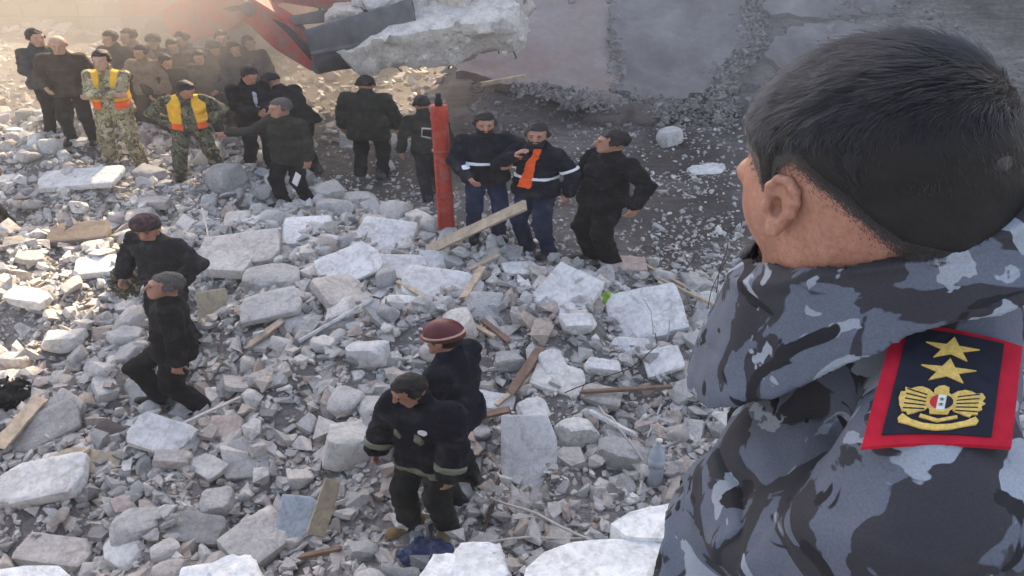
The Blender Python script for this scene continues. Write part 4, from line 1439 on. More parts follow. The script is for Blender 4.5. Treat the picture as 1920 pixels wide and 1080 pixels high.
# every chunk is told apart by size, shape and the landmark next to it
MARKS = [(775, 1000, 'firefighter'), (840, 880, 'maroon helmet man'), (275, 775, 'striding man'), (262, 655, 'headscarf man'), (185, 297, 'folded-arms man'), (315, 335, 'hands-on-hips man'),
         (512, 388, 'pointing man'), (676, 328, 'long coat figure'), (838, 437, 'red post'), (990, 474, 'orange scarf man'), (1090, 490, 'man in black'), (655, 497, 'white plaster sheet'), (726, 446, 'propped pale slab'),
         (508, 531, 'large grey boulder'), (575, 440, 'red-stained block'), (828, 538, 'broad white slab'), (1062, 548, 'pale pointed slab'), (1215, 592, 'pale wall block'), (1182, 658, 'square pale tile'), (690, 664, 'smooth pale boulder'),
         (655, 838, 'dusty boulder'), (148, 438, 'brown flat slab'), (88, 800, 'oval grey slab'), (464, 860, 'square paving tile'), (80, 902, 'big white corner slab'), (374, 992, 'oval flat slab'), (490, 1010, 'concrete beam end'),
         (992, 868, 'doorlike panel'), (1226, 905, 'plastic bottle'), (560, 975, 'pale blue panel'), (402, 585, 'tan board'), (60, 560, 'sunlit edge block'), (180, 500, 'sunlit slab'), (60, 265, 'pair at far left'), (1330, 320, 'torn white sheet'), (1440, 760, 'camouflage collar'), (1500, 900, 'camouflage sleeve')]
seen_labels = {}
ordn = ['nearest', 'second nearest', 'third nearest', 'fourth nearest', 'fifth nearest', 'sixth nearest', 'seventh nearest', 'eighth nearest', 'ninth nearest', 'tenth nearest', 'eleventh nearest', 'twelfth nearest', 'thirteenth nearest', 'fourteenth nearest', 'fifteenth nearest', 'sixteenth nearest']
todo = []
for o, L, dims in CHUNKS:
    v_ = np.array(o.location) - (0, 0, CAM_Z); d_ = v_ @ FW
    px, py = 960 + FPX * v_[0] / d_, 540 - FPX * (v_ @ UP) / d_
    mk = min(MARKS, key=lambda m_: (m_[0] - px) ** 2 + (m_[1] - py) ** 2)
    dx, dy = px - mk[0], py - mk[1]
    side_ = ('right of' if dx > 0 else 'left of') if abs(dx) > abs(dy) * 1.1 else ('below' if dy > 0 else 'above')
    size_ = 'small' if L < .26 else ('medium' if L < .36 else 'large')
    shape_ = 'flat' if dims[2] < .3 else ('blocky' if dims[2] < .6 else 'rounded')
    todo.append((math.hypot(dx, dy), o, f'{size_} {shape_} concrete chunk', f'{side_} the {mk[2]}'))
for dist, o, what, where in sorted(todo, key=lambda t_: t_[0]):
    n_ = seen_labels.get((what, where), 0); seen_labels[(what, where)] = n_ + 1
    tag(o, f'{what} {where}, {ordn[min(n_, 15)]} of that kind', 'rubble', GRP)


# ------------------------------------------------------------------ planks, wires, litter
def bar(name, A, B, w, t, mat, label=None, cat=None, roll=0., jag=True, seed=0):
    A, B = Vector(A), Vector(B)
    L = (B - A).length
    bm = bmesh.new()
    n = 8
    rs = random.Random(seed)
    rows = []
    for k in range(n + 1):
        x = -L / 2 + L * k / n
        j = [rs.uniform(-.04, .04) * w for _ in range(4)]
        e_ = rs.uniform(-.5, .5) * w if (jag and k in (0, n)) else 0
        rows.append([bm.verts.new((x + e_ * (1 if i % 2 else -.4), (-w / 2 if i in (0, 3) else w / 2) + j[i], (-t / 2 if i < 2 else t / 2))) for i in range(4)])
    for a_, b_ in zip(rows, rows[1:]):
        for i in range(4): bm.faces.new((a_[i], a_[(i + 1) % 4], b_[(i + 1) % 4], b_[i]))
    bm.faces.new(rows[0]); bm.faces.new(rows[-1][::-1])
    o = link(name, bm_mesh(name, bm), mat)
    o.location = (A + B) / 2
    qx = (B - A).to_track_quat('X', 'Z')
    o.rotation_euler = (qx.to_matrix() @ Matrix.Rotation(roll, 3, 'X')).to_euler()
    if label: tag(o, label, cat)
    return o


def gp(px, py, dz=0.05):
    return hit(px, py, dz)


bar('wooden_plank', gp(802, 470, .06), at_y(985, 384, 9.0), .13, .05, M['wood'], 'long pale wooden plank leaning up at the red post', 'plank', R(50), seed=1)
planks = [
    ((745, 528), (928, 632), .05, .16, 'wood', 'thin pale batten running down past the maroon helmet'),
    ((905, 600), (955, 640), .06, .12, 'wood_dark', 'short splintered brown batten right of the maroon helmet'),
    ((958, 735), (1012, 655), .10, .14, 'wood_dark', 'reddish brown plank right of the maroon helmet'),
    ((930, 760), (1000, 702), .05, .10, 'wood', 'grey batten below the reddish brown plank'),
    ((880, 505), (935, 478), .05, .10, 'wood', 'splintered pale stick at the feet of the man in jeans'),
    ((868, 560), (905, 500), .09, .16, 'wood', 'grey board standing out of the broad white slab'),
    ((470, 645), (530, 600), .07, .12, 'wood', 'short brownish batten below the flat grey slab'),
    ((5, 830), (75, 748), .16, .12, 'wood', 'broad pale plank at the left edge of the picture'),
    ((60, 898), (170, 842), .05, .10, 'wood', 'thin grey stick behind the big white slab'),
    ((1105, 770), (1190, 815), .08, .14, 'white_slab', 'white strip of trim right of the doorlike panel'),
    ((880, 785), (955, 768), .09, .10, 'wood_dark', 'brown plank behind the firefighter'),
    ((1090, 735), (1260, 725), .05, .12, 'wood_dark', 'thin brown slat under the pale tiles'),
    ((662, 500), (684, 405), .08, .10, 'wood', 'grey upright board left of the propped pale slab'),
    ((560, 640), (700, 560), .05, .10, 'white_slab', 'white narrow strip across the middle stones'),
    ((330, 800), (450, 745), .035, .10, 'wire', 'pale thin rod right of the striding man'),
    ((1180, 480), (1290, 540), .04, .06, 'wood', 'pale stick on the dirt right of the pinkish slab'),
    ((1230, 520), (1345, 575), .04, .14, 'wood', 'pale batten beside the soldier collar'),
    ((640, 1028), (560, 1045), .05, .08, 'wood_dark', 'dark stick below the pale blue panel'),
]
for k, (a_, b_, w, dz, mt, lb) in enumerate(planks):
    bar('wooden_plank' if 'wood' in mt else 'trim_strip', gp(*a_, dz), gp(*b_, dz + .04), w, .03 if 'wire' not in mt else .02, M[mt], lb, 'plank', R(random.uniform(-25, 25)), seed=20 + k)


def wire(name, pts, r, mat, label, cat='wire', wob=.03):
    bm = bmesh.new()
    P = []
    for a_, b_ in zip(pts, pts[1:]):
        for t in np.linspace(0, 1, 7)[:-1]:
            p = np.array(a_) * (1 - t) + np.array(b_) * t
            P.append(p + np.array([_mn.noise(Vector(p) * 3), _mn.noise(Vector(p) * 3 + Vector((9, 0, 0))), _mn.noise(Vector(p) * 3 + Vector((0, 9, 0)))]) * wob)
    P.append(np.array(pts[-1]))
    tube_bm(bm, P, r, 6)
    return tag(link(name, bm_mesh(name, bm, True), mat), label, cat)


wires = [
    ([gp(1195, 930, .05), at_y(1240, 800, 6.4), at_y(1275, 690, 7.4)], .012, 'wire', 'longest pale cable rising in front of the soldier'),
    ([gp(1215, 820, .08), at_y(1250, 740, 6.9), at_y(1268, 700, 7.3)], .010, 'wire', 'second pale cable beside the longest one'),
    ([gp(1120, 760, .1), gp(1160, 800, .35), gp(1212, 870, .1)], .010, 'wire', 'looped grey cable above the plastic bottle'),
    ([gp(920, 932, .08), gp(1010, 968, .16), gp(1115, 1018, .1)], .012, 'wire', 'pale cable lying in front of the doorlike panel'),
    ([gp(850, 1020, .05), gp(980, 1010, .10), gp(1140, 1008, .06)], .010, 'wire', 'thin pale wire along the bottom below the firefighter'),
    ([gp(1225, 630, .1), gp(1222, 585, .35), gp(1205, 560, .5)], .006, 'wire', 'bent pale rod on the largest pale wall block'),
    ([gp(1250, 640, .1), gp(1255, 600, .4), gp(1275, 560, .45)], .006, 'wire', 'second bent pale rod right on the pale wall block'),
    ([gp(1060, 735, .1), gp(1180, 690, .25), gp(1235, 650, .3), gp(1228, 625, .3)], .006, 'rebar', 'long thin rebar curling over the pale tiles'),
    ([gp(395, 470, .05), gp(385, 420, .3), gp(378, 390, .35)], .012, 'wire', 'pale bent rod sticking up left of the boulder'),
    ([gp(1340, 560, .05), at_y(1352, 500, 8.2), at_y(1365, 455, 8.4)], .006, 'rebar', 'thin twisted rods sticking up beside the soldier collar'),
    ([gp(1320, 590, .05), at_y(1345, 520, 8.0), at_y(1372, 470, 8.2)], .005, 'rebar', 'thinner rod crossing the twisted rods by the collar'),
    ([gp(940, 880, .04), gp(920, 960, .1), gp(905, 1000, .04)], .02, 'rebar', 'dark pipe stub between firefighter and doorlike panel'),
]
for k, (p, r_, mt, lb) in enumerate(wires):
    wire('loose_cable' if mt == 'wire' else 'rebar_rod', p, r_, M[mt], lb, 'cable' if mt == 'wire' else 'rebar')


def lathe(bm, prof, seg=20):
    rings = [[bm.verts.new((r_ * math.cos(2 * math.pi * k / seg), r_ * math.sin(2 * math.pi * k / seg), z)) for k in range(seg)] for r_, z in prof]
    for A, B in zip(rings, rings[1:]):
        for k in range(seg): bm.faces.new((A[k], A[(k + 1) % seg], B[(k + 1) % seg], B[k]))
    bm.faces.new(rings[0][::-1]); bm.faces.new(rings[-1])


# plastic bottle
P = gp(1226, 905, .0)
root = empty('plastic_bottle', P); root.rotation_euler = (R(-12), R(4), 0); root.scale = (1.35, 1.35, 1.35)
bm = bmesh.new(); lathe(bm, [(.05, 0), (.056, .01), (.056, .08), (.052, .1), (.056, .12), (.056, .2), (.045, .245), (.02, .28), (.018, .30)])
link('bottle_body', bm_mesh('bottle_body', bm, True), M['bottle'], root)
bm = bmesh.new(); lathe(bm, [(.021, .3), (.021, .325)]); link('cap', bm_mesh('cap', bm, True), M['white_paint'], root)
bm = bmesh.new(); lathe(bm, [(.0575, .125), (.0575, .185)]); link('paper_label', bm_mesh('paper_label', bm, True), M['blue_panel'], root)
tag(root, 'cloudy pale blue plastic bottle standing in the rubble', 'bottle')


def cloth(name, px, py, size, mat, label, cat, seed, flatness=.35, dz=.04):
    c = gp(px, py, dz)
    r = np.random.default_rng(seed); off = r.random(3) * 20
    f = lambda Q: ell(Q, (0, 0, 0), (size[0], size[1], size[2])) + size[2] * .55 * (noise3(Q / F32(size[0]) * F32(2.6) + off) + .5 * noise3(Q / F32(size[0]) * F32(6) + off))
    v, q_ = surface_nets(f, -np.array(size) * 1.7, np.array(size) * 1.7, size[0] / 16)
    o = link(name, mesh_np(name, v, q_), mat); o.location = c
    return tag(o, label, cat)


cloth('green_cloth', 1148, 562, (.20, .14, .07), M['green_cloth'], 'crumpled bright green cloth below the pinkish slab', 'cloth', 3)
cloth('plastic_bag', 800, 1040, (.22, .15, .09), M['blue_bag'], 'dark blue plastic bag below the firefighter', 'bag', 4)
cloth('black_bag', 14, 738, (.22, .2, .12), M['black'], 'black bag at the left edge of the rubble', 'bag', 5)
cloth('carry_bag', 236, 530, (.16, .14, .16), M['camo_green'], 'mottled brown bag held by the headscarf man', 'bag', 6, dz=.55)
o = link('torn_sheet', chunk_mesh('torn_sheet', (.75, .42, .05), 88, cuts=10, rough=.5, n=34, flat=True, keep=.85), M['white_slab']); o.location = gp(1325, 318, .02); o.rotation_euler = (R(6), R(-4), R(10))
tag(o, 'torn white sheet on the dirt left of the foreground head', 'sheet')
cloth('stone_heap', 1185, 222, (.95, .5, .28), M['brown_slab'], 'dark low heap of crumbled earth under the grey floor slab', 'heap', 9, dz=-.05)

# ------------------------------------------------------------------ red post, excavator with its load
P = gp(838, 436, .0); P2 = at_y(836, 178, P[1] + .02)
H = P2[2] - P[2]
root = empty('folded_barrier', P); root.rotation_euler = (0, R(-1.2), 0)
bm = bmesh.new()
seg, rows = 40, 26
rings = []
for i in range(rows + 1):
    t = i / rows; ring = []
    for k in range(seg):
        an = 2 * math.pi * k / seg
        sq = 1 / (abs(math.cos(an)) ** 5 + abs(math.sin(an)) ** 5) ** .2          # flat sided with rounded arrises
        r_ = .094 * sq * (1 - .10 * math.exp(-(math.sin(an * 2 + .7) / .3) ** 2)) + .006 * _mn.noise(Vector((math.cos(an) * 2, math.sin(an) * 2, t * 9)))
        r_ *= 1.0 + .12 * math.exp(-((t - .92) / .02) ** 2) + .05 * (1 - t)
        ring.append(bm.verts.new((r_ * math.cos(an) * 1.12, r_ * math.sin(an) * .9, .03 + t * (H - .16))))
    rings.append(ring)
for A, B in zip(rings, rings[1:]):
    for k in range(seg): bm.faces.new((A[k], A[(k + 1) % seg], B[(k + 1) % seg], B[k]))
bm.faces.new(rings[0][::-1]); bm.faces.new(rings[-1])
link('rolled_cover', bm_mesh('rolled_cover', bm, True), M['orange_red'], root)
for z in (.28, .62):
    bm = bmesh.new(); lathe(bm, [(.098, z * H - .012), (.103, z * H), (.098, z * H + .012)]); so = link('strap', bm_mesh('strap', bm, True), M['red_paint'], root); so.scale = (1.28, 1.05, 1)
bm = bmesh.new(); lathe(bm, [(.05, H - .15), (.05, H - .05), (.035, H - .04), (.035, H + .02)]); link('black_cap', bm_mesh('black_cap', bm, True), M['rubber'], root)
bm = bmesh.new(); box_bm(bm, (0, 0, .01), (.30, .22, .05), bev=.012); link('black_foot', bm_mesh('black_foot', bm), M['rubber'], root)
bm = bmesh.new(); tube_bm(bm, [(-.11, -.05, H * .78), (-.22, -.08, H * .79), (-.24, -.05, H * .73), (-.12, -.03, H * .71)], .012, 6); link('pale_cord', bm_mesh('pale_cord', bm, True), M['wire'], root)
tag(root, 'upright orange red rolled post with black top standing among the men', 'post')

# excavator: tracked machine behind the crowd, arm and bucket reaching to the right
EX = Vector((-7.4, 22.0, float(ter(-7.4, 22.0)[0])))
root = empty('excavator', EX)


def epart(nm, bm, mat, parent=None, smooth=False):
    o = link(nm, bm_mesh(nm, bm, smooth), mat, parent or root)
    return o


for sx in (-1.25, 1.25):
    bm = bmesh.new(); prism_bm(bm, [(-1.9, .45), (-1.6, .06), (1.6, .06), (1.9, .45), (1.6, .85), (-1.6, .85)], .55, Matrix.Translation((sx * 0, sx, 0)))
    tr = epart('track', bm, M['rubber'])
    for k in range(5):
        bm = bmesh.new(); lathe(bm, [(.17, -.30), (.2, -.28), (.2, .28), (.17, .30)], 14)
        w = epart('roller', bm, M['dark_metal'], tr); w.location = (-1.2 + .6 * k, sx, .40); w.rotation_euler = (R(90), 0, 0)
bm = bmesh.new(); box_bm(bm, (0, 0, 1.65), (4.6, 2.7, 1.35), bev=.12); body = epart('upper_body', bm, M['red_paint'])
bm = bmesh.new(); box_bm(bm, (-.2, -1.37, 1.95), (3.2, .03, .10)); epart('white_stripe', bm, M['white_paint'], body)
bm = bmesh.new(); box_bm(bm, (.2, -1.37, 1.35), (2.6, .03, .34), bev=.008); epart('engine_grille', bm, M['dark_metal'], body)
bm = bmesh.new(); box_bm(bm, (1.0, -.6, 3.1), (1.6, 1.3, 1.6), bev=.1); cab = epart('cab', bm, M['red_paint'])
bm = bmesh.new(); box_bm(bm, (1.0, -1.26, 3.2), (1.2, .03, 1.0), bev=.008); epart('cab_window', bm, M['pane'], cab)
for dx in (2.32,):
    for dy in (-1.0, .9):
        bm = bmesh.new(); lathe(bm, [(.09, 0), (.11, .02), (.11, .08)], 16); hl = epart('headlight', bm, M['reflect'], body); hl.location = (dx - .06, dy, 1.75); hl.rotation_euler = (0, R(90), 0)


def limb(nm, A, B, h0, h1, w, mat):
    A, B = Vector(A) - EX, Vector(B) - EX
    L = (B - A).length
    bm = bmesh.new()
    prism_bm(bm, [(0, -h0 * .5), (L * .5, -h0 * .62), (L, -h1 * .5), (L, h1 * .5), (L * .5, h0 * .75), (0, h0 * .5)], w)
    bmesh.ops.bevel(bm, geom=bm.edges[:], offset=.03, segments=1, affect='EDGES')
    o = epart(nm, bm, mat); o.location = A; o.rotation_euler = (B - A).to_track_quat('X', 'Z').to_euler()
    return o


A0 = at_y(330, 52, 18.2); A1 = at_y(520, -30, 17.0); A2 = at_y(735, -18, 15.2); A3 = at_y(600, 118, 15.3)
limb('boom', A0, A1, .75, .6, .5, M['red_paint'])
limb('boom_head', A1, A2, .6, .5, .45, M['red_paint'])
limb('stick', at_y(470, 12, 16.0), A3, .5, .34, .34, M['red_paint'])
limb('hydraulic_ram', at_y(540, 40, 15.6), at_y(690, 20, 15.0), .16, .12, .14, M['dark_metal'])
for pt in (A1, A3, at_y(470, 12, 16.0)):
    bm = bmesh.new(); lathe(bm, [(.10, -.34), (.14, -.32), (.14, .32), (.10, .34)], 16); pn = epart('hinge_pin', bm, M['dark_metal']); pn.location = Vector(pt) - EX; pn.rotation_euler = (R(90), 0, R(8))
for k in range(3):
    bm = bmesh.new(); a_, b_ = Vector(at_y(420 + 8 * k, 18, 16.6)) - EX, Vector(at_y(585, 96 + 6 * k, 15.0)) - EX
    tube_bm(bm, [a_ + (b_ - a_) * t + Vector((0, -.05 * k, .35 * math.sin(math.pi * t))) for t in np.linspace(0, 1, 12)], .028, 7); epart('hydraulic_hose', bm, M['rubber'], None, True)
# bucket: curved steel shell, rounded back towards the camera, open on top and to the right
def bucket(Pq):
    q = Pq * np.array([1, 1, 1], F32)
    r_ = np.sqrt((q[:, 1]) ** 2 + (q[:, 2] - .25) ** 2)
    outer = np.maximum.reduce([r_ - .72, np.abs(q[:, 0]) - .95, q[:, 2] - .42 - .10 * q[:, 0]])
    inner = np.maximum.reduce([r_ - .65, np.abs(q[:, 0]) - .88])
    rib = np.maximum(np.abs(q[:, 2] + .1) - .035, r_ - .75)
    d = np.maximum(np.minimum(outer, np.maximum(rib, np.abs(q[:, 0]) - .95)), -inner)
    return d + .012 * noise3(q * F32(5))
v, q_ = surface_nets(bucket, (-1.35, -.95, -.75), (1.35, .95, .75), .032)
bk = link('bucket', mesh_np('bucket', v, q_), M['dark_metal'], root)
bk.data.set_sharp_from_angle(angle=R(40))
BC = Vector(at_y(688, 70, 14.8))
bk.location = BC - EX
bk.rotation_euler = (R(-8), R(-9), R(6))
for k in range(5):
    bm = bmesh.new(); prism_bm(bm, [(-.06, 0), (.06, 0), (.02, .24), (-.02, .24)], .05)
    th = link('bucket_tooth', bm_mesh('bucket_tooth', bm), M['dark_metal'], bk); th.location = (-.80 + .40 * k, .69, .40)
tag(root, 'red tracked excavator with raised bucket behind the crowd', 'excavator')

ld = link('hanging_slab', chunk_mesh('hanging_slab', (3.6, 1.5, .8), 41, cuts=9, rough=.30, n=80, keep=.93), M['chunk'])
ld.location = at_y(838, 42, 14.7); ld.rotation_euler = (R(24), R(-9), R(-4))
tag(ld, 'big rough broken slab with hanging rebar carried in the bucket', 'slab')
for k in range(16):
    bm = bmesh.new()
    x = -1.3 + 2.6 * k / 15; rs = random.Random(k)
    p = [Vector((x, -.45 + rs.uniform(-.1, .3), -.18))]
    for j in range(4): p.append(p[-1] + Vector((rs.uniform(-.12, .12), rs.uniform(-.10, .06), -rs.uniform(.02, .13))))
    tube_bm(bm, p, .012, 5); link('rebar', bm_mesh('rebar', bm, True), M['rebar'], ld)
for k, (px, py, L, lb) in enumerate([(650, 30, .75, 'pale rubble lump at the left end of the bucket load'), (720, 20, .8, 'rough grey lump in the middle of the bucket load'), (775, 8, .7, 'pale lump at the top of the bucket load'),
                                     (860, -2, .8, 'grey lump on the big slab above the bucket'), (940, 6, .9, 'brownish lump at the right end of the big slab'), (690, 4, .6, 'small pale block on top of the bucket load'), (915, -16, .7, 'pale lump highest on the big slab')]):
    o = link('rubble_lump', chunk_mesh('rubble_lump', (L, L * .8, L * .6), 700 + k, cuts=9, rough=.16, n=22), M['chunk'])
    o.location = at_y(px, py, 14.72 + .05 * (k % 3)); o.rotation_euler = (k, k * .7, k * 1.3)
    tag(o, lb, 'rubble')
# small things people hold or stand beside
bm = bmesh.new(); box_bm(bm, (0, 0, 0), (.10, .012, .24)); o = link('paper_sheet', bm_mesh('paper_sheet', bm), M['paper']); o.location = at_y(556, 336, hit(512, 388)[1] - .35); o.rotation_euler = (R(10), R(32), R(-20))
tag(o, 'folded white paper held by the man in the olive coat', 'paper')
o = bar('timber', at_y(900, 158, 16.0), at_y(985, 143, 16.1), .10, .07, M['wood'], 'brown timber lying at the foot of the pinkish floor slab', 'plank', seed=91)

# ------------------------------------------------------------------ the ledge the photographer and the officer stand on
LZ = 3.30
root = empty('roof_ledge', (0, 0, LZ))
bm = bmesh.new(); box_bm(bm, (0, -1.7, -.13), (14, 6.3, .24)); lo_ = link('concrete_deck', bm_mesh('concrete_deck', bm), M['chunk'], root)
bm = bmesh.new(); box_bm(bm, (0, -1.9, -2.2), (13.6, 5.6, 3.9)); link('wall', bm_mesh('wall', bm), M['plaster'], root)
tag(root, 'concrete roof ledge under the soldier and the viewer', 'ledge')


def ledge_piece(pix, z, thick, label, seed, mat=None, rough=.02):
    o = prism_on_plane('ledge_slab', pix, np.array([0, 1.7, LZ + z]), (0, 0.02, 1.0), thick, mat or M['ledge_white'], seed, rough, .05)
    return tag(o, label, 'slab')


random.seed(9)
ledge_piece([(975, 1066), (1010, 1042), (1070, 1026), (1130, 1020), (1196, 1012), (1320, 1010), (1320, 1180), (960, 1180)], .03, .10, 'smooth bright white slab at the bottom beside the soldier', 2)
ledge_piece([(1140, 968), (1165, 950), (1215, 938), (1300, 930), (1330, 985), (1230, 992), (1165, 990)], .05, .07, 'bright white slab end sticking out by the camouflage sleeve', 3)
for k, (px, py, L, lb) in enumerate([(905, 1072, .20, 'rough bright white lump of concrete at the bottom middle'), (820, 1084, .15, 'smaller white lump at the bottom left of the rough one'), (450, 1092, .17, 'crumbled white lump at the bottom edge, left part'), (380, 1096, .13, 'second crumbled white lump at the bottom left part')]):
    o = link('concrete_lump', chunk_mesh('concrete_lump', (L, L * .8, L * .5), 800 + k, cuts=8, rough=.16, n=34), M['ledge_white'])
    r_ = ray(px, py); P = r_ * ((LZ - .02 - CAM_Z) / r_[2]) + (0, 0, CAM_Z)
    o.location = P; o.rotation_euler = (0, 0, k * 1.1)
    tag(o, lb, 'rubble')
ledge_piece([(-40, 1060), (40, 1055), (100, 1058), (130, 1078), (140, 1180), (-60, 1180)], .0, .10, 'bright white slab at the bottom left corner', 4)

# ------------------------------------------------------------------ officer in grey camouflage, close to the camera
OB, OS = 65.4, 1.074                                              # body heading, size
NECK = np.array([0.4254, 0.7255, 4.6888])
Rb = rot(OB, 6, 0)
toW = lambda p: NECK + OS * (np.asarray(p) @ Rb.T)
HEADC = np.array([0, 0.0538, 0.1200]) + Rb.T @ np.array([-.013, 0, 0])   # in body coordinates
Rh = rot(-42.0, 16.0, 4.0)
HSC = np.array([1.2, 1.27, 1.0])                                  # broad head
toH = lambda P: (((P - HEADC.astype(F32)) @ Rh.astype(F32)) / HSC.astype(F32)).astype(F32)


def ohead(P):
    q = toH(P)
    d = ell(q, (0, -0.014, 0.026), (0.079, 0.099, 0.097))
    d = smin(d, ell(q, (0, 0.022, -0.045), (0.056, 0.064, 0.074)), 0.03)
    d = smin(d, ell(q, (0, 0.016, -0.008), (0.069, 0.079, 0.060)), 0.02)
    d = smin(d, cone(q, (-0.026, 0.064, -0.098), (0.026, 0.064, -0.098), 0.021, 0.021), 0.03)
    for s in (-1, 1):
        d = smin(d, cone(q, (s * 0.052, 0.0, -0.058), (s * 0.036, 0.048, -0.090), 0.012, 0.012), 0.025)      # jaw line
        d = smax(d, -ell(q, (s * 0.030, 0.102, 0.006), (0.017, 0.014, 0.010)), 0.012)
    d = smin(d, cone(q, (0, 0.092, 0.012), (0, 0.112, -0.028), 0.010, 0.0145), 0.016)
    d = smin(d, cone(q, (-0.036, 0.078, 0.027), (0.036, 0.078, 0.027), 0.011, 0.011), 0.014)
    d = smin(d, cone(q, (-0.016, 0.090, -0.061), (0.016, 0.090, -0.061), 0.0085, 0.0085), 0.010)
    # neck
    d = smin(d, cone(P, (-.005, 0.030, -0.025), HEADC + Rh @ np.array([0, -.030, -.045]), 0.078, 0.074), 0.03)
    return d


def oear(P, s):
    q = toH(P)
    if True:
        c = np.array([s * 0.0765, -0.002, 0.000])
        n_ = np.array([s * 0.90, -0.42, 0.0]); n_ /= np.linalg.norm(n_)
        b_ = np.array([0, -0.20, 0.98]); b_ = b_ - n_ * (b_ @ n_); b_ /= np.linalg.norm(b_)
        a_ = np.cross(b_, n_) * (-s) * 1.0
        if a_[1] > 0: a_ = -a_                                    # a points backwards
        ES = .68
        X = lambda u, w, t: c + (a_ * u + b_ * w + n_ * t) * ES
        rim = [X(-.010, .006, .004), X(-.008, .024, .010), X(.002, .034, .014), X(.014, .033, .017), X(.023, .022, .020), X(.025, .006, .020), X(.020, -.010, .017), X(.010, -.022, .012)]
        e_ = None
        for u, w in zip(rim, rim[1:]):
            t_ = cone(q, u, w, 0.0036, 0.0036)
            e_ = t_ if e_ is None else smin(e_, t_, 0.003)
        anti = [X(.012, .020, .012), X(.015, .004, .013), X(.010, -.012, .011)]
        for u, w in zip(anti, anti[1:]): e_ = smin(e_, cone(q, u, w, 0.0036, 0.0032), 0.005)
        Re = np.stack([a_, b_, n_], 1)
        e_ = smin(e_, ell(q, X(.006, .004, .006), (.021 * ES, .031 * ES, .008 * ES), Re), 0.006)
        e_ = smin(e_, ell(q, X(.001, -.030, .008), (.010 * ES, .013 * ES, .007 * ES), Re), 0.006)              # lobe
        e_ = smax(e_, -ell(q, X(.001, -.003, .014), (.0085 * ES, .013 * ES, .0115 * ES), Re), 0.004)           # concha
        e_ = smin(e_, ell(q, X(-.011, -.004, .009), (.005 * ES, .008 * ES, .006 * ES), Re), 0.004)             # tragus
        return e_


def ojacket(P, wr=1.0):
    d = cone(P, (-.115, .012, -.20), (.115, .012, -.20), .125, .125)
    d = smin(d, cone(P, (-.09, .02, -.42), (.09, .02, -.42), .135, .135), .10)
    d = smin(d, cone(P, (-.08, .02, -.58), (.08, .02, -.58), .14, .14), .08)
    for s in (-1, 1):
        d = smin(d, cone(P, (s * .03, -.018, .002), (s * .175, -.012, -.062), .058, .064), .05)
        d = smin(d, smin(cone(P, (s * .195, -.010, -.085), (s * .255, .03, -.33), .078, .068), cone(P, (s * .255, .03, -.33), (s * .20, .13, -.56), .068, .056), .02), .035)
    d = smin(d, cone(P, (-.035, .085, -.19), (-.04, .15, -.44), .100, .125), .05)       # coat front hanging open and full
    # seat of the collar
    d = smin(d, cone(P, (0, .01, -.06), (0, .02, .0), .100, .09), .03)
    # yoke seam at the shoulder point and sleeve head
    q = P * np.array([9, 9, 11], F32)
    sm = np.where((P[:, 2] > -.06) & (P[:, 0] < 0), .6, 1.0).astype(F32)                 # flatter under the shoulder board
    d = d + wr * sm * 0.012 * (noise3(q) + .6 * noise3(q * 2.2 + 3) + .25 * noise3(q * 5 + 1))
    # crisp creases running down from the shoulder and across the front
    g1 = np.stack([P[:, 0] * 7 + P[:, 2] * 5, P[:, 1] * 9 - P[:, 2] * 4, P[:, 2] * 5 - P[:, 0] * 3], -1)
    g2 = np.stack([P[:, 0] * 12 - P[:, 2] * 9, P[:, 1] * 12 + P[:, 2] * 7, P[:, 2] * 6], -1)
    low_ = np.clip((-.03 - P[:, 2]) / .10, 0.15, 1).astype(F32)
    d = d - wr * low_ * (.015 * (1 - np.abs(noise3(g1 + 4))) ** 5 + .009 * (1 - np.abs(noise3(g2 + 9))) ** 6) + wr * low_ * .006
    # long drag folds from shoulder to chest
    w = P[:, 0] * 24 + P[:, 2] * 34 + P[:, 1] * 10 + 3.0 * noise3(P * F32(6))
    m_ = np.exp(-((P[:, 2] + .22) / .16) ** 2)
    d = d + wr * 0.0075 * np.sin(w) * m_
    seam = np.exp(-((P[:, 0] + .196 + .05 * (P[:, 2] + .06)) / .004) ** 2) * (P[:, 2] > -.2)
    return d + wr * .003 * seam


def ocollar(P):
    """stand and fall collar: a flaring ring round the neck, open at the throat"""
    rim = .117 - .30 * P[:, 1] - .28 * np.maximum(P[:, 1] - .08, 0) + .006 * noise3(P * F32(9) + F32(2))
    h = rim - P[:, 2]                                             # distance below the rim
    fl = np.clip(h / .10, 0, 1)
    k = 1.0 + .17 * fl + .09 * fl * np.clip(P[:, 1] / .15, 0, 1)
    ex, ey = P[:, 0] / (.122 * k), (P[:, 1] - .035) / (.138 * k)
    r_ = np.sqrt(ex ** 2 + ey ** 2)
    d = np.abs(r_ - 1) * .125 - .0068 - .003 * np.exp(-(h / .008) ** 2)
    d = np.maximum(d, np.maximum(-h, h - .062 - .057 * np.clip(P[:, 1] / .15, 0, 1)))
    d = np.maximum(d, .012 - np.where(P[:, 1] > 0, np.abs(P[:, 0] + .01), 1))
    return d - .002 + .0055 * noise3(P * F32(15)) + .0025 * noise3(P * F32(38)) + .0014 * np.exp(-((h - .010) / .0022) ** 2) + .0012 * np.exp(-((h - .066) / .0022) ** 2)


off_root = empty('officer', (NECK[0], NECK[1], LZ), R(OB))


def oadd(nm, f, lo, hi, h, mat, parent=None, extra=()):
    v, q_ = surface_nets(f, lo, hi, h)
    for (f2, lo2, hi2, h2) in extra:
        v2, q2 = surface_nets(f2, lo2, hi2, h2)
        q_ = np.concatenate([q_, q2 + len(v)]); v = np.concatenate([v, v2])
    W = toW(v)
    loc = (W - np.array(off_root.location)) @ np.array(Matrix.Rotation(R(OB), 3, 'Z'))
    return link(nm, mesh_np(nm, loc, q_), mat, parent or off_root)


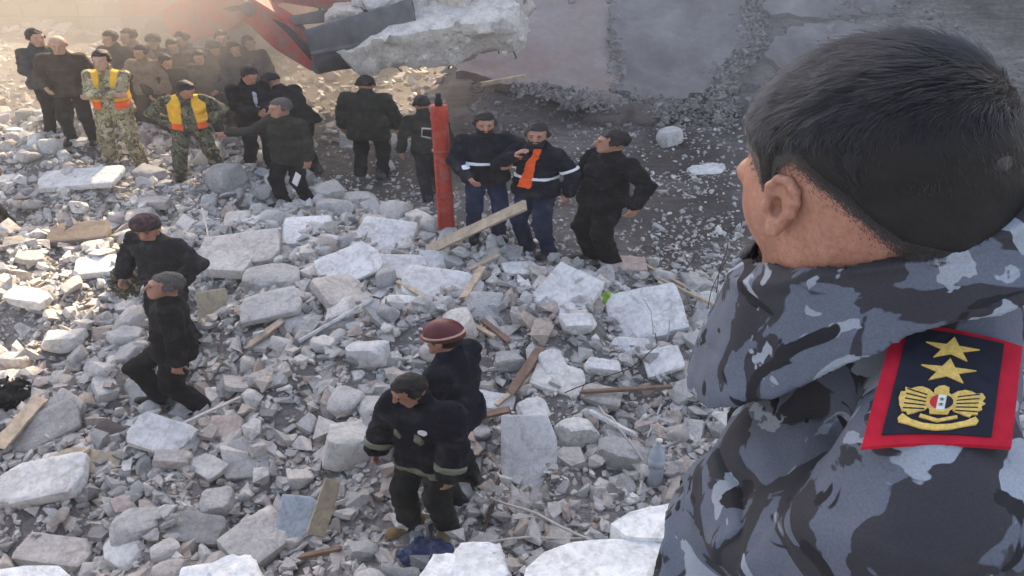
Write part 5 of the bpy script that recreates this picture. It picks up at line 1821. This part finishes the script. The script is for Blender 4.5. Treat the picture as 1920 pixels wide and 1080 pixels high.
# skin with slight mottling
m = NT('soldier_skin')
m.b.inputs['Roughness'].default_value = 0.5
v = m.coord('Object')
n1 = m.noise(v, 14, 4, .6); n2 = m.noise(v, 160, 3, .7)
c = m.ramp(n1, [(.3, lin(152, 108, 92)), (.55, lin(172, 128, 110)), (.75, lin(192, 150, 132))])
c = m.mix(.6, c, m.ramp(n2, [(.35, (.72, .62, .58)), (.6, (1.05, 1.05, 1.05))]), 'MULTIPLY')
n5 = m.noise(v, 34, 5, .7)
c = m.mix(m.ramp(n5, [(.48, (0, 0, 0)), (.7, (.2, .2, .2))]), c, lin(150, 92, 78))
m.color(c); m.bump(n2, .45, .002)
m.b.inputs['Subsurface Weight'].default_value = 0.12
m.b.inputs['Subsurface Radius'].default_value = (.008, .003, .0015)
M['o_skin'] = m.m
CAMO = [lin(92, 99, 113), lin(56, 56, 62), lin(140, 149, 160), lin(38, 38, 43)]
M['o_camo'] = camo('grey_blue_camouflage', CAMO, 6.2, (1, 1, 1.3), 1.9, .3, (None, .50, .60, .615))
body_o = oadd('body', lambda P: np.minimum(ohead(P), cone(P, (0, .0, -.5), (0, .0, -.02), .08, .06)), HEADC - (.17, .19, .26), HEADC + (.17, .19, .16), .0032, M['o_skin'],
              extra=[(lambda P, s=s: oear(P, s), HEADC + Rh @ (np.array([s * .082, -.005, .0]) * HSC) - .052, HEADC + Rh @ (np.array([s * .082, -.005, .0]) * HSC) + .052, .0014) for s in (-1, 1)])
jk = oadd('jacket', ojacket, (-.40, -.22, -.72), (.40, .38, .13), .0055, M['o_camo'])
oadd('collar', ocollar, (-.18, -.15, -.14), (.18, .26, .24), .0036, M['o_camo'], jk)
# chest pocket flap and zip
oadd('zip', lambda P: np.maximum(ojacket(P) - .006, np.abs(P[:, 0]) - .006 + 9 * (P[:, 1] < 0)), (-.03, .02, -.62), (.03, .24, .03), .005, M['phone'], jk)
oadd('collar_tab', lambda P: ell(P, (-.022, .176, -.028), (.020, .014, .020)) + .005 * noise3(P * F32(60)), (-.07, .13, -.07), (.03, .22, .01), .004, M['black'], jk)
oadd('pocket_flap', lambda P: np.maximum(ojacket(P) - .009, np.maximum(np.abs(P[:, 0] + .105) - .062, np.abs(P[:, 2] + .20) - .028) + 9 * (P[:, 1] < 0)), (-.19, .03, -.25), (-.02, .24, -.15), .0045, M['o_camo'], jk)
# legs down to the ledge
zl = (LZ - NECK[2]) / OS
def oleg(P):
    d = None
    for s in (-1, 1):
        e_ = smin(cone(P, (s * .09, .02, -.60), (s * .10, .06, -.92), .10, .078), cone(P, (s * .10, .06, -.92), (s * .10, .02, zl + .10), .078, .066), .03)
        d = e_ if d is None else smin(d, e_, .012)
    return smin(d, cone(P, (-.07, .02, -.58), (.07, .02, -.58), .125, .125), .05) + .007 * noise3(P * F32(10))
oadd('trousers', oleg, (-.3, -.25, zl - .02), (.3, .3, -.45), .018, M['o_camo'])
for s in (-1, 1):
    oadd('boot', lambda P, s=s: np.maximum(smin(cone(P, (s * .10, -.04, zl + .05), (s * .10, .17, zl + .045), .05, .045), cone(P, (s * .10, -.02, zl + .05), (s * .10, .02, zl + .2), .055, .06), .03), zl + .002 - P[:, 2]),
         (s * .10 - .13, -.2, zl - .02), (s * .10 + .13, .32, zl + .32), .015, M['boot'])
for s in (-1, 1):
    Jo = {'wrL': np.array([s * .20, .13, -.56]), 'elL': np.array([s * .255, .03, -.33]), 'Rb': np.eye(3)}
    if s == 1: Jo = {'wrR': Jo['wrL'], 'elR': Jo['elL'], 'Rb': np.eye(3)}
    kk = 'L' if s == -1 else 'R'
    c0 = Jo['wr' + kk] + hand_frame(Jo, kk)[0] * .07
    oadd('hand', lambda P: hand_field(P, Jo, kk, .5), c0 - .13, c0 + .13, .006, M['o_skin'], body_o)

# hair: dark cap under some eighty thousand strands
HL = ([0, 40, 60, 69, 75, 81, 87, 98, 116, 145, 180], [.066, .056, .040, .024, -.006, -.008, .026, .028, .0, -.056, -.080])


def hair_line(q):
    az = np.degrees(np.abs(np.arctan2(q[:, 0], q[:, 1] + .012)))
    return np.interp(az, *HL)


def ocap(P):
    q = toH(P)
    d = ell(q, (0, -0.016, 0.028), (0.0835, 0.1035, 0.103)) + .0015 * noise3(q * F32(60))
    d = smin(d, ell(q, (0, -.052, -.035), (.066, .060, .060)), .02)
    return smax(d, hair_line(q) + .016 - q[:, 2], .010)


M['o_cap'] = plain('hair_roots', lin(24, 22, 22), .7, .3, 60)
cap = oadd('hair', ocap, HEADC - .17, HEADC + .18, .0035, M['o_cap'])
hr = np.random.default_rng(5)
N = 95000
D = hr.normal(size=(N * 3, 3)); D /= np.linalg.norm(D, axis=1)[:, None]
# walk out from the skull centre to the cap surface
ctr = np.array([0, -.016, .02])
def cap_q(q):
    d = ell(q.astype(F32), (0, -0.016, 0.028), (0.0815, 0.1015, 0.101))
    return smin(d, ell(q.astype(F32), (0, -.052, -.035), (.064, .058, .058)), .02)
t = np.full(len(D), .02)
for _ in range(40):
    t = t - cap_q(ctr + D * t[:, None]) * .9
Q = ctr + D * t[:, None]
below = hair_line(Q) + .010 - Q[:, 2]
keep = hr.random(len(Q)) < np.exp(-np.maximum(below, 0) / .0038)
Q, D = Q[keep][:N], D[keep][:N]
N = len(Q)
nrm = (Q - (0, -.016, .028)) / np.array([.0815, .1015, .101]) ** 2; nrm /= np.linalg.norm(nrm, axis=1)[:, None]
topness = np.clip((Q[:, 2] - .045) / .05, 0, 1)
crown = np.array([0.075, -.112, .02])
away = Q - crown; away /= np.linalg.norm(away, axis=1)[:, None] + 1e-6
side = np.stack([-.9 * np.ones(N) * 1.0, .5 * np.ones(N), np.zeros(N)], -1)
flow = (away * .9 + side * .55) * topness[:, None] + (np.stack([Q[:, 0] * 0, -.42 * np.ones(N), -.9 * np.ones(N)], -1)) * (1 - topness)[:, None]
cl = np.stack([noise3((Q * 42 + k * 7).astype(F32)) for k in range(3)], -1)
cl2 = np.stack([noise3((Q * 130 + k * 9).astype(F32)) for k in range(3)], -1)
flow = flow + .38 * cl + .40 * cl2 + hr.normal(0, .13, (N, 3))
flow -= nrm * np.einsum('ij,ij->i', flow, nrm)[:, None]
flow /= np.linalg.norm(flow, axis=1)[:, None] + 1e-6
low = np.clip((Q[:, 2] - hair_line(Q) - .004) / .03, .12, 1)
LEN = (.013 + .013 * topness) * low * hr.uniform(.7, 1.25, N)
lift = .20 + .12 * topness + hr.normal(0, .12, N)
K = 5
pts = np.zeros((N, K, 3)); pts[:, 0] = Q - nrm * .001
dirv = nrm * lift[:, None] + flow * 1.0
for k in range(1, K):
    dv = dirv / np.linalg.norm(dirv, axis=1)[:, None]
    pts[:, k] = pts[:, k - 1] + dv * (LEN / (K - 1))[:, None]
    dirv = dirv - nrm * .16
inside = cap_q(pts.reshape(-1, 3)).reshape(N, K)
pts += nrm[:, None, :] * np.maximum(.0012 - inside, 0)[:, :, None]
Bq = HEADC + (pts.reshape(-1, 3) * HSC) @ Rh.T
Wp = toW(Bq)
Lp = (Wp - np.array(off_root.location)) @ np.array(Matrix.Rotation(R(OB), 3, 'Z'))
hc = bpy.data.hair_curves.new('hair_strands')
hc.add_curves([K] * N)
hc.attributes['position'].data.foreach_set('vector', Lp.astype(np.float32).ravel())
ra = hc.attributes.get('radius') or hc.attributes.new('radius', 'FLOAT', 'POINT')
ra.data.foreach_set('value', np.tile(np.array([.00026, .00026, .00023, .00017, .00005], np.float32), N))
hm = bpy.data.materials.new('soldier_hair'); hm.use_nodes = True
nt = hm.node_tree; nt.nodes.clear()
hb_ = nt.nodes.new('ShaderNodeBsdfHairPrincipled'); ou = nt.nodes.new('ShaderNodeOutputMaterial')
hb_.parametrization = 'COLOR'
hb_.inputs['Color'].default_value = (.0020, .0024, .0038, 1)
hb_.inputs['Roughness'].default_value = .27
nt.links.new(hb_.outputs[0], ou.inputs[0])
hc.materials.append(hm)
ho = bpy.data.objects.new('hair_strands', hc); COL.objects.link(ho); ho.parent = cap
ho['kind'] = 'stuff'


# shoulder board: red bordered black patch with two stars and an eagle, laid on the shoulder
def drop(x, y):
    """height of the jacket's top surface over body point (x, y)"""
    x = np.asarray(x, F32); y = np.asarray(y, F32)
    z = np.full(x.shape, .10, F32)
    for _ in range(40):
        z = z - ojacket(np.stack([x, y, z], -1), .35) * F32(.75)
    return z


BU0, BU1, BV = -.098, -.207, .050                                 # inner end, outer end (x), half width (y)


def board_xyz(u, v, off):
    """u: 0 neck end .. 1 shoulder end; v: -1 .. 1 (front to back)"""
    u = np.asarray(u, float); v = np.asarray(v, float)
    x = BU0 + (BU1 - BU0) * u * (1.07 - .13 * v)
    y = -.024 - v * BV * (0.96 + .04 * u) + .013 * u
    z = .85 * (PL[0] + PL[1] * x + PL[2] * y) + .15 * drop(x, y)   # a stiff board: nearly flat
    n_ = np.array([-PL[1], -PL[2], 1.0]); n_ /= np.linalg.norm(n_)
    return np.stack([x, y, z], -1) + n_[None] * (off + .004)


_u, _v = [t_.ravel() for t_ in np.meshgrid(np.linspace(0, 1, 9), np.linspace(-1, 1, 9))]
_x = BU0 + (BU1 - BU0) * _u * (1.07 - .13 * _v); _y = -.024 - _v * BV * (0.96 + .04 * _u) + .013 * _u
PL = np.linalg.lstsq(np.stack([np.ones_like(_x), _x, _y], -1), drop(_x, _y), rcond=None)[0]


def badge(nm, poly, off, thick, mat, parent, sub=.09):
    """flat figure given in board coordinates (v right, u down), wrapped on the shoulder"""
    bm = bmesh.new()
    f = bm.faces.new([bm.verts.new((a_, b_, 0)) for a_, b_ in poly])
    bmesh.ops.triangulate(bm, faces=[f])
    for _ in range(5):
        es = [e_ for e_ in bm.edges if e_.calc_length() > sub]
        if not es: break
        bmesh.ops.subdivide_edges(bm, edges=es, cuts=1)
        bmesh.ops.triangulate(bm, faces=[f for f in bm.faces if len(f.verts) > 3])
    bmesh.ops.recalc_face_normals(bm, faces=bm.faces[:])
    g = bmesh.ops.extrude_face_region(bm, geom=bm.faces[:])
    newv = [x for x in g['geom'] if isinstance(x, bmesh.types.BMVert)]
    for x in newv: x.co.z = 1
    co = np.array([v.co for v in bm.verts])
    A = board_xyz(co[:, 1], co[:, 0], 0.0); Bt = board_xyz(co[:, 1], co[:, 0], 1.0)
    X = A + (Bt - A) * (off + thick * co[:, 2])[:, None]
    L = (toW(X) - np.array(off_root.location)) @ np.array(Matrix.Rotation(R(OB), 3, 'Z'))
    for v, c in zip(bm.verts, L): v.co = c
    return link(nm, bm_mesh(nm, bm, False), mat, parent)


M['board_red'] = fabric('crimson_felt', lin(176, 34, 52), .15, 60)
M['board_black'] = fabric('black_felt', lin(38, 40, 50), .15, 60)
M['gold'] = plain('gold_embroidery', lin(214, 182, 100), .5, .25, 300, bump=.6, dist=.0012)
M['o_green'] = plain('green_enamel', lin(30, 110, 80), .4, .05); M['o_red'] = plain('red_enamel', lin(180, 40, 44), .4, .05)
rect = lambda a, b, c, d: [(a, b), (c, b), (c, d), (a, d)]
brd = badge('shoulder_board', rect(-1, 0, 1, 1), .001, .004, M['board_red'], jk, .12)
badge('black_field', rect(-.76, .045, .72, .93), .0052, .0012, M['board_black'], brd, .12)
star = lambda cx, cy, r1, r2, ax=1: [(cx + (r1 if k % 2 == 0 else r2) * math.sin(math.pi * k / 5) * ax, cy - (r1 if k % 2 == 0 else r2) * math.cos(math.pi * k / 5)) for k in range(10)]
SX = (BU0 - BU1) / BV                                             # u units to v units
for cy in (.20, .40):
    badge('gold_star', star(-.03, cy, .112, .043, SX * 1.75), .0062, .0016, M['gold'], brd, .12)
ec = .70
eag = []
wing = [(.10, -.10), (.16, -.135), (.24, -.155), (.31, -.150), (.37, -.13), (.435, -.145), (.42, -.105), (.475, -.105), (.445, -.065), (.485, -.05), (.44, -.02), (.46, .01), (.41, .03), (.42, .06), (.36, .065), (.34, .09), (.28, .08), (.22, .06), (.16, .05), (.12, .02)]
head_ = [(.05, -.115), (.06, -.15), (.03, -.175), (-.03, -.175), (-.085, -.15), (-.055, -.14), (-.05, -.115)]
tail = [(.10, .06), (.14, .095), (-.14, .095), (-.10, .06)]
outl = wing + [(.10, .07)] + [(-.10, .07)] + [(-x, y) for x, y in wing[::-1]]
cxe = -.04
pl = lambda P: [(cxe + x * 1.26, ec + y * .94) for x, y in P]
badge('gold_eagle', pl(wing + [(.10, .08), (-.10, .08)] + [(-x, y) for x, y in wing[::-1]] + [(-.06, -.10), (-.055, -.135), (-.10, -.14), (-.06, -.17), (0, -.18), (.06, -.165), (.07, -.11)]), .0062, .0018, M['gold'], brd, .10)
for sg in (-1, 1):                                                 # dark slits between the feathers
    for k in range(5):
        a0 = -.12 + .042 * k
        badge('feather_slit', pl([(sg * .17, a0 * .75 + .005), (sg * .41, a0 - .012), (sg * .41, a0 - .003), (sg * .17, a0 * .75 + .014)]), .0078, .0006, M['board_black'], brd, .12)
rib = [(-.40, .085), (-.30, .13), (-.15, .165), (0, .175), (.15, .165), (.30, .13), (.40, .085), (.44, .12), (.42, .155), (.30, .178), (.15, .212), (0, .222), (-.15, .212), (-.30, .178), (-.42, .155), (-.44, .12)]
badge('gold_ribbon', pl(rib), .0062, .0018, M['gold'], brd, .10)
rib2 = [(-.20, .085), (0, .125), (.20, .085), (.21, .11), (0, .152), (-.21, .11)]
badge('gold_ribbon', pl(rib2), .0062, .0016, M['gold'], brd, .10)
disc = lambda cx, cy, r, a0, a1, n=12: [(cx + r * math.sin(a0 + (a1 - a0) * k / n) * SX * 1.2, cy - r * math.cos(a0 + (a1 - a0) * k / n)) for k in range(n + 1)]
cyd = ec - .012
badge('shield_rim', [(cxe + x, y) for x, y in disc(0, cyd, .080, 0, 2 * math.pi * .999, 24)], .0082, .0006, M['gold'], brd, .10)
badge('shield_white', [(cxe + x, y) for x, y in disc(0, cyd, .064, 0, 2 * math.pi * .999, 24)], .0090, .0005, M['white_paint'], brd, .10)
badge('shield_red', [(cxe + x, y) for x, y in disc(0, cyd, .063, math.pi * 1.12, math.pi * 1.88)], .0096, .0004, M['o_red'], brd, .10)
badge('shield_black', [(cxe + x, y) for x, y in disc(0, cyd, .063, math.pi * .12, math.pi * .88)], .0096, .0004, M['phone'], brd, .10)
for cy in (cyd - .022, cyd + .022):
    badge('green_star', star(cxe, cy, .017, .007, SX), .0097, .0004, M['o_green'], brd, .2)
tag(off_root, 'soldier in grey blue camouflage with red bordered shoulder board, seen from behind', 'person')
off_root.name = 'person'


# ------------------------------------------------------------------ dust in the air
def volume_mat(name, dens, col, aniso):
    m = bpy.data.materials.new(name); m.use_nodes = True
    t = m.node_tree; t.nodes.clear()
    o = t.nodes.new('ShaderNodeOutputMaterial'); v = t.nodes.new('ShaderNodeVolumePrincipled')
    v.inputs['Density'].default_value = dens; v.inputs['Color'].default_value = (*col, 1); v.inputs['Anisotropy'].default_value = aniso
    t.links.new(v.outputs[0], o.inputs['Volume'])
    return m


bm = bmesh.new(); box_bm(bm, (0, 0, 14), (1500, 1500, 32))
tag(link('haze', bm_mesh('haze', bm), volume_mat('thin_haze', .0028, (.92, .91, .90), .3)), 'thin dusty haze over the whole site', 'haze', kind='stuff')
dm = volume_mat('thick_dust', .09, (.56, .52, .48), .0)
dm2 = volume_mat('thin_dust', .07, (.66, .64, .63), .0)
dm3 = volume_mat('arm_dust', .14, (.62, .58, .55), .0)
for c, r_, mt, lb in [((-8.0, 17.6, 1.7), (7.0, 4.2, 3.6), dm, 'thick pale dust hanging over the crowd at upper left'),
                      ((-4.8, 16.0, 2.6), (3.4, 1.9, 1.8), dm3, 'thin drifting dust round the excavator arm'),
                      ((3.4, 16.4, 2.1), (4.4, 1.5, 1.5), dm2, 'thin bluish dust in front of the grey floor slab')]:
    bm = bmesh.new(); bmesh.ops.create_icosphere(bm, subdivisions=4, radius=1.0)
    o = link('dust_cloud', bm_mesh('dust_cloud', bm, True), mt)
    o.location = c; o.scale = r_
    tag(o, lb, 'dust', kind='stuff')
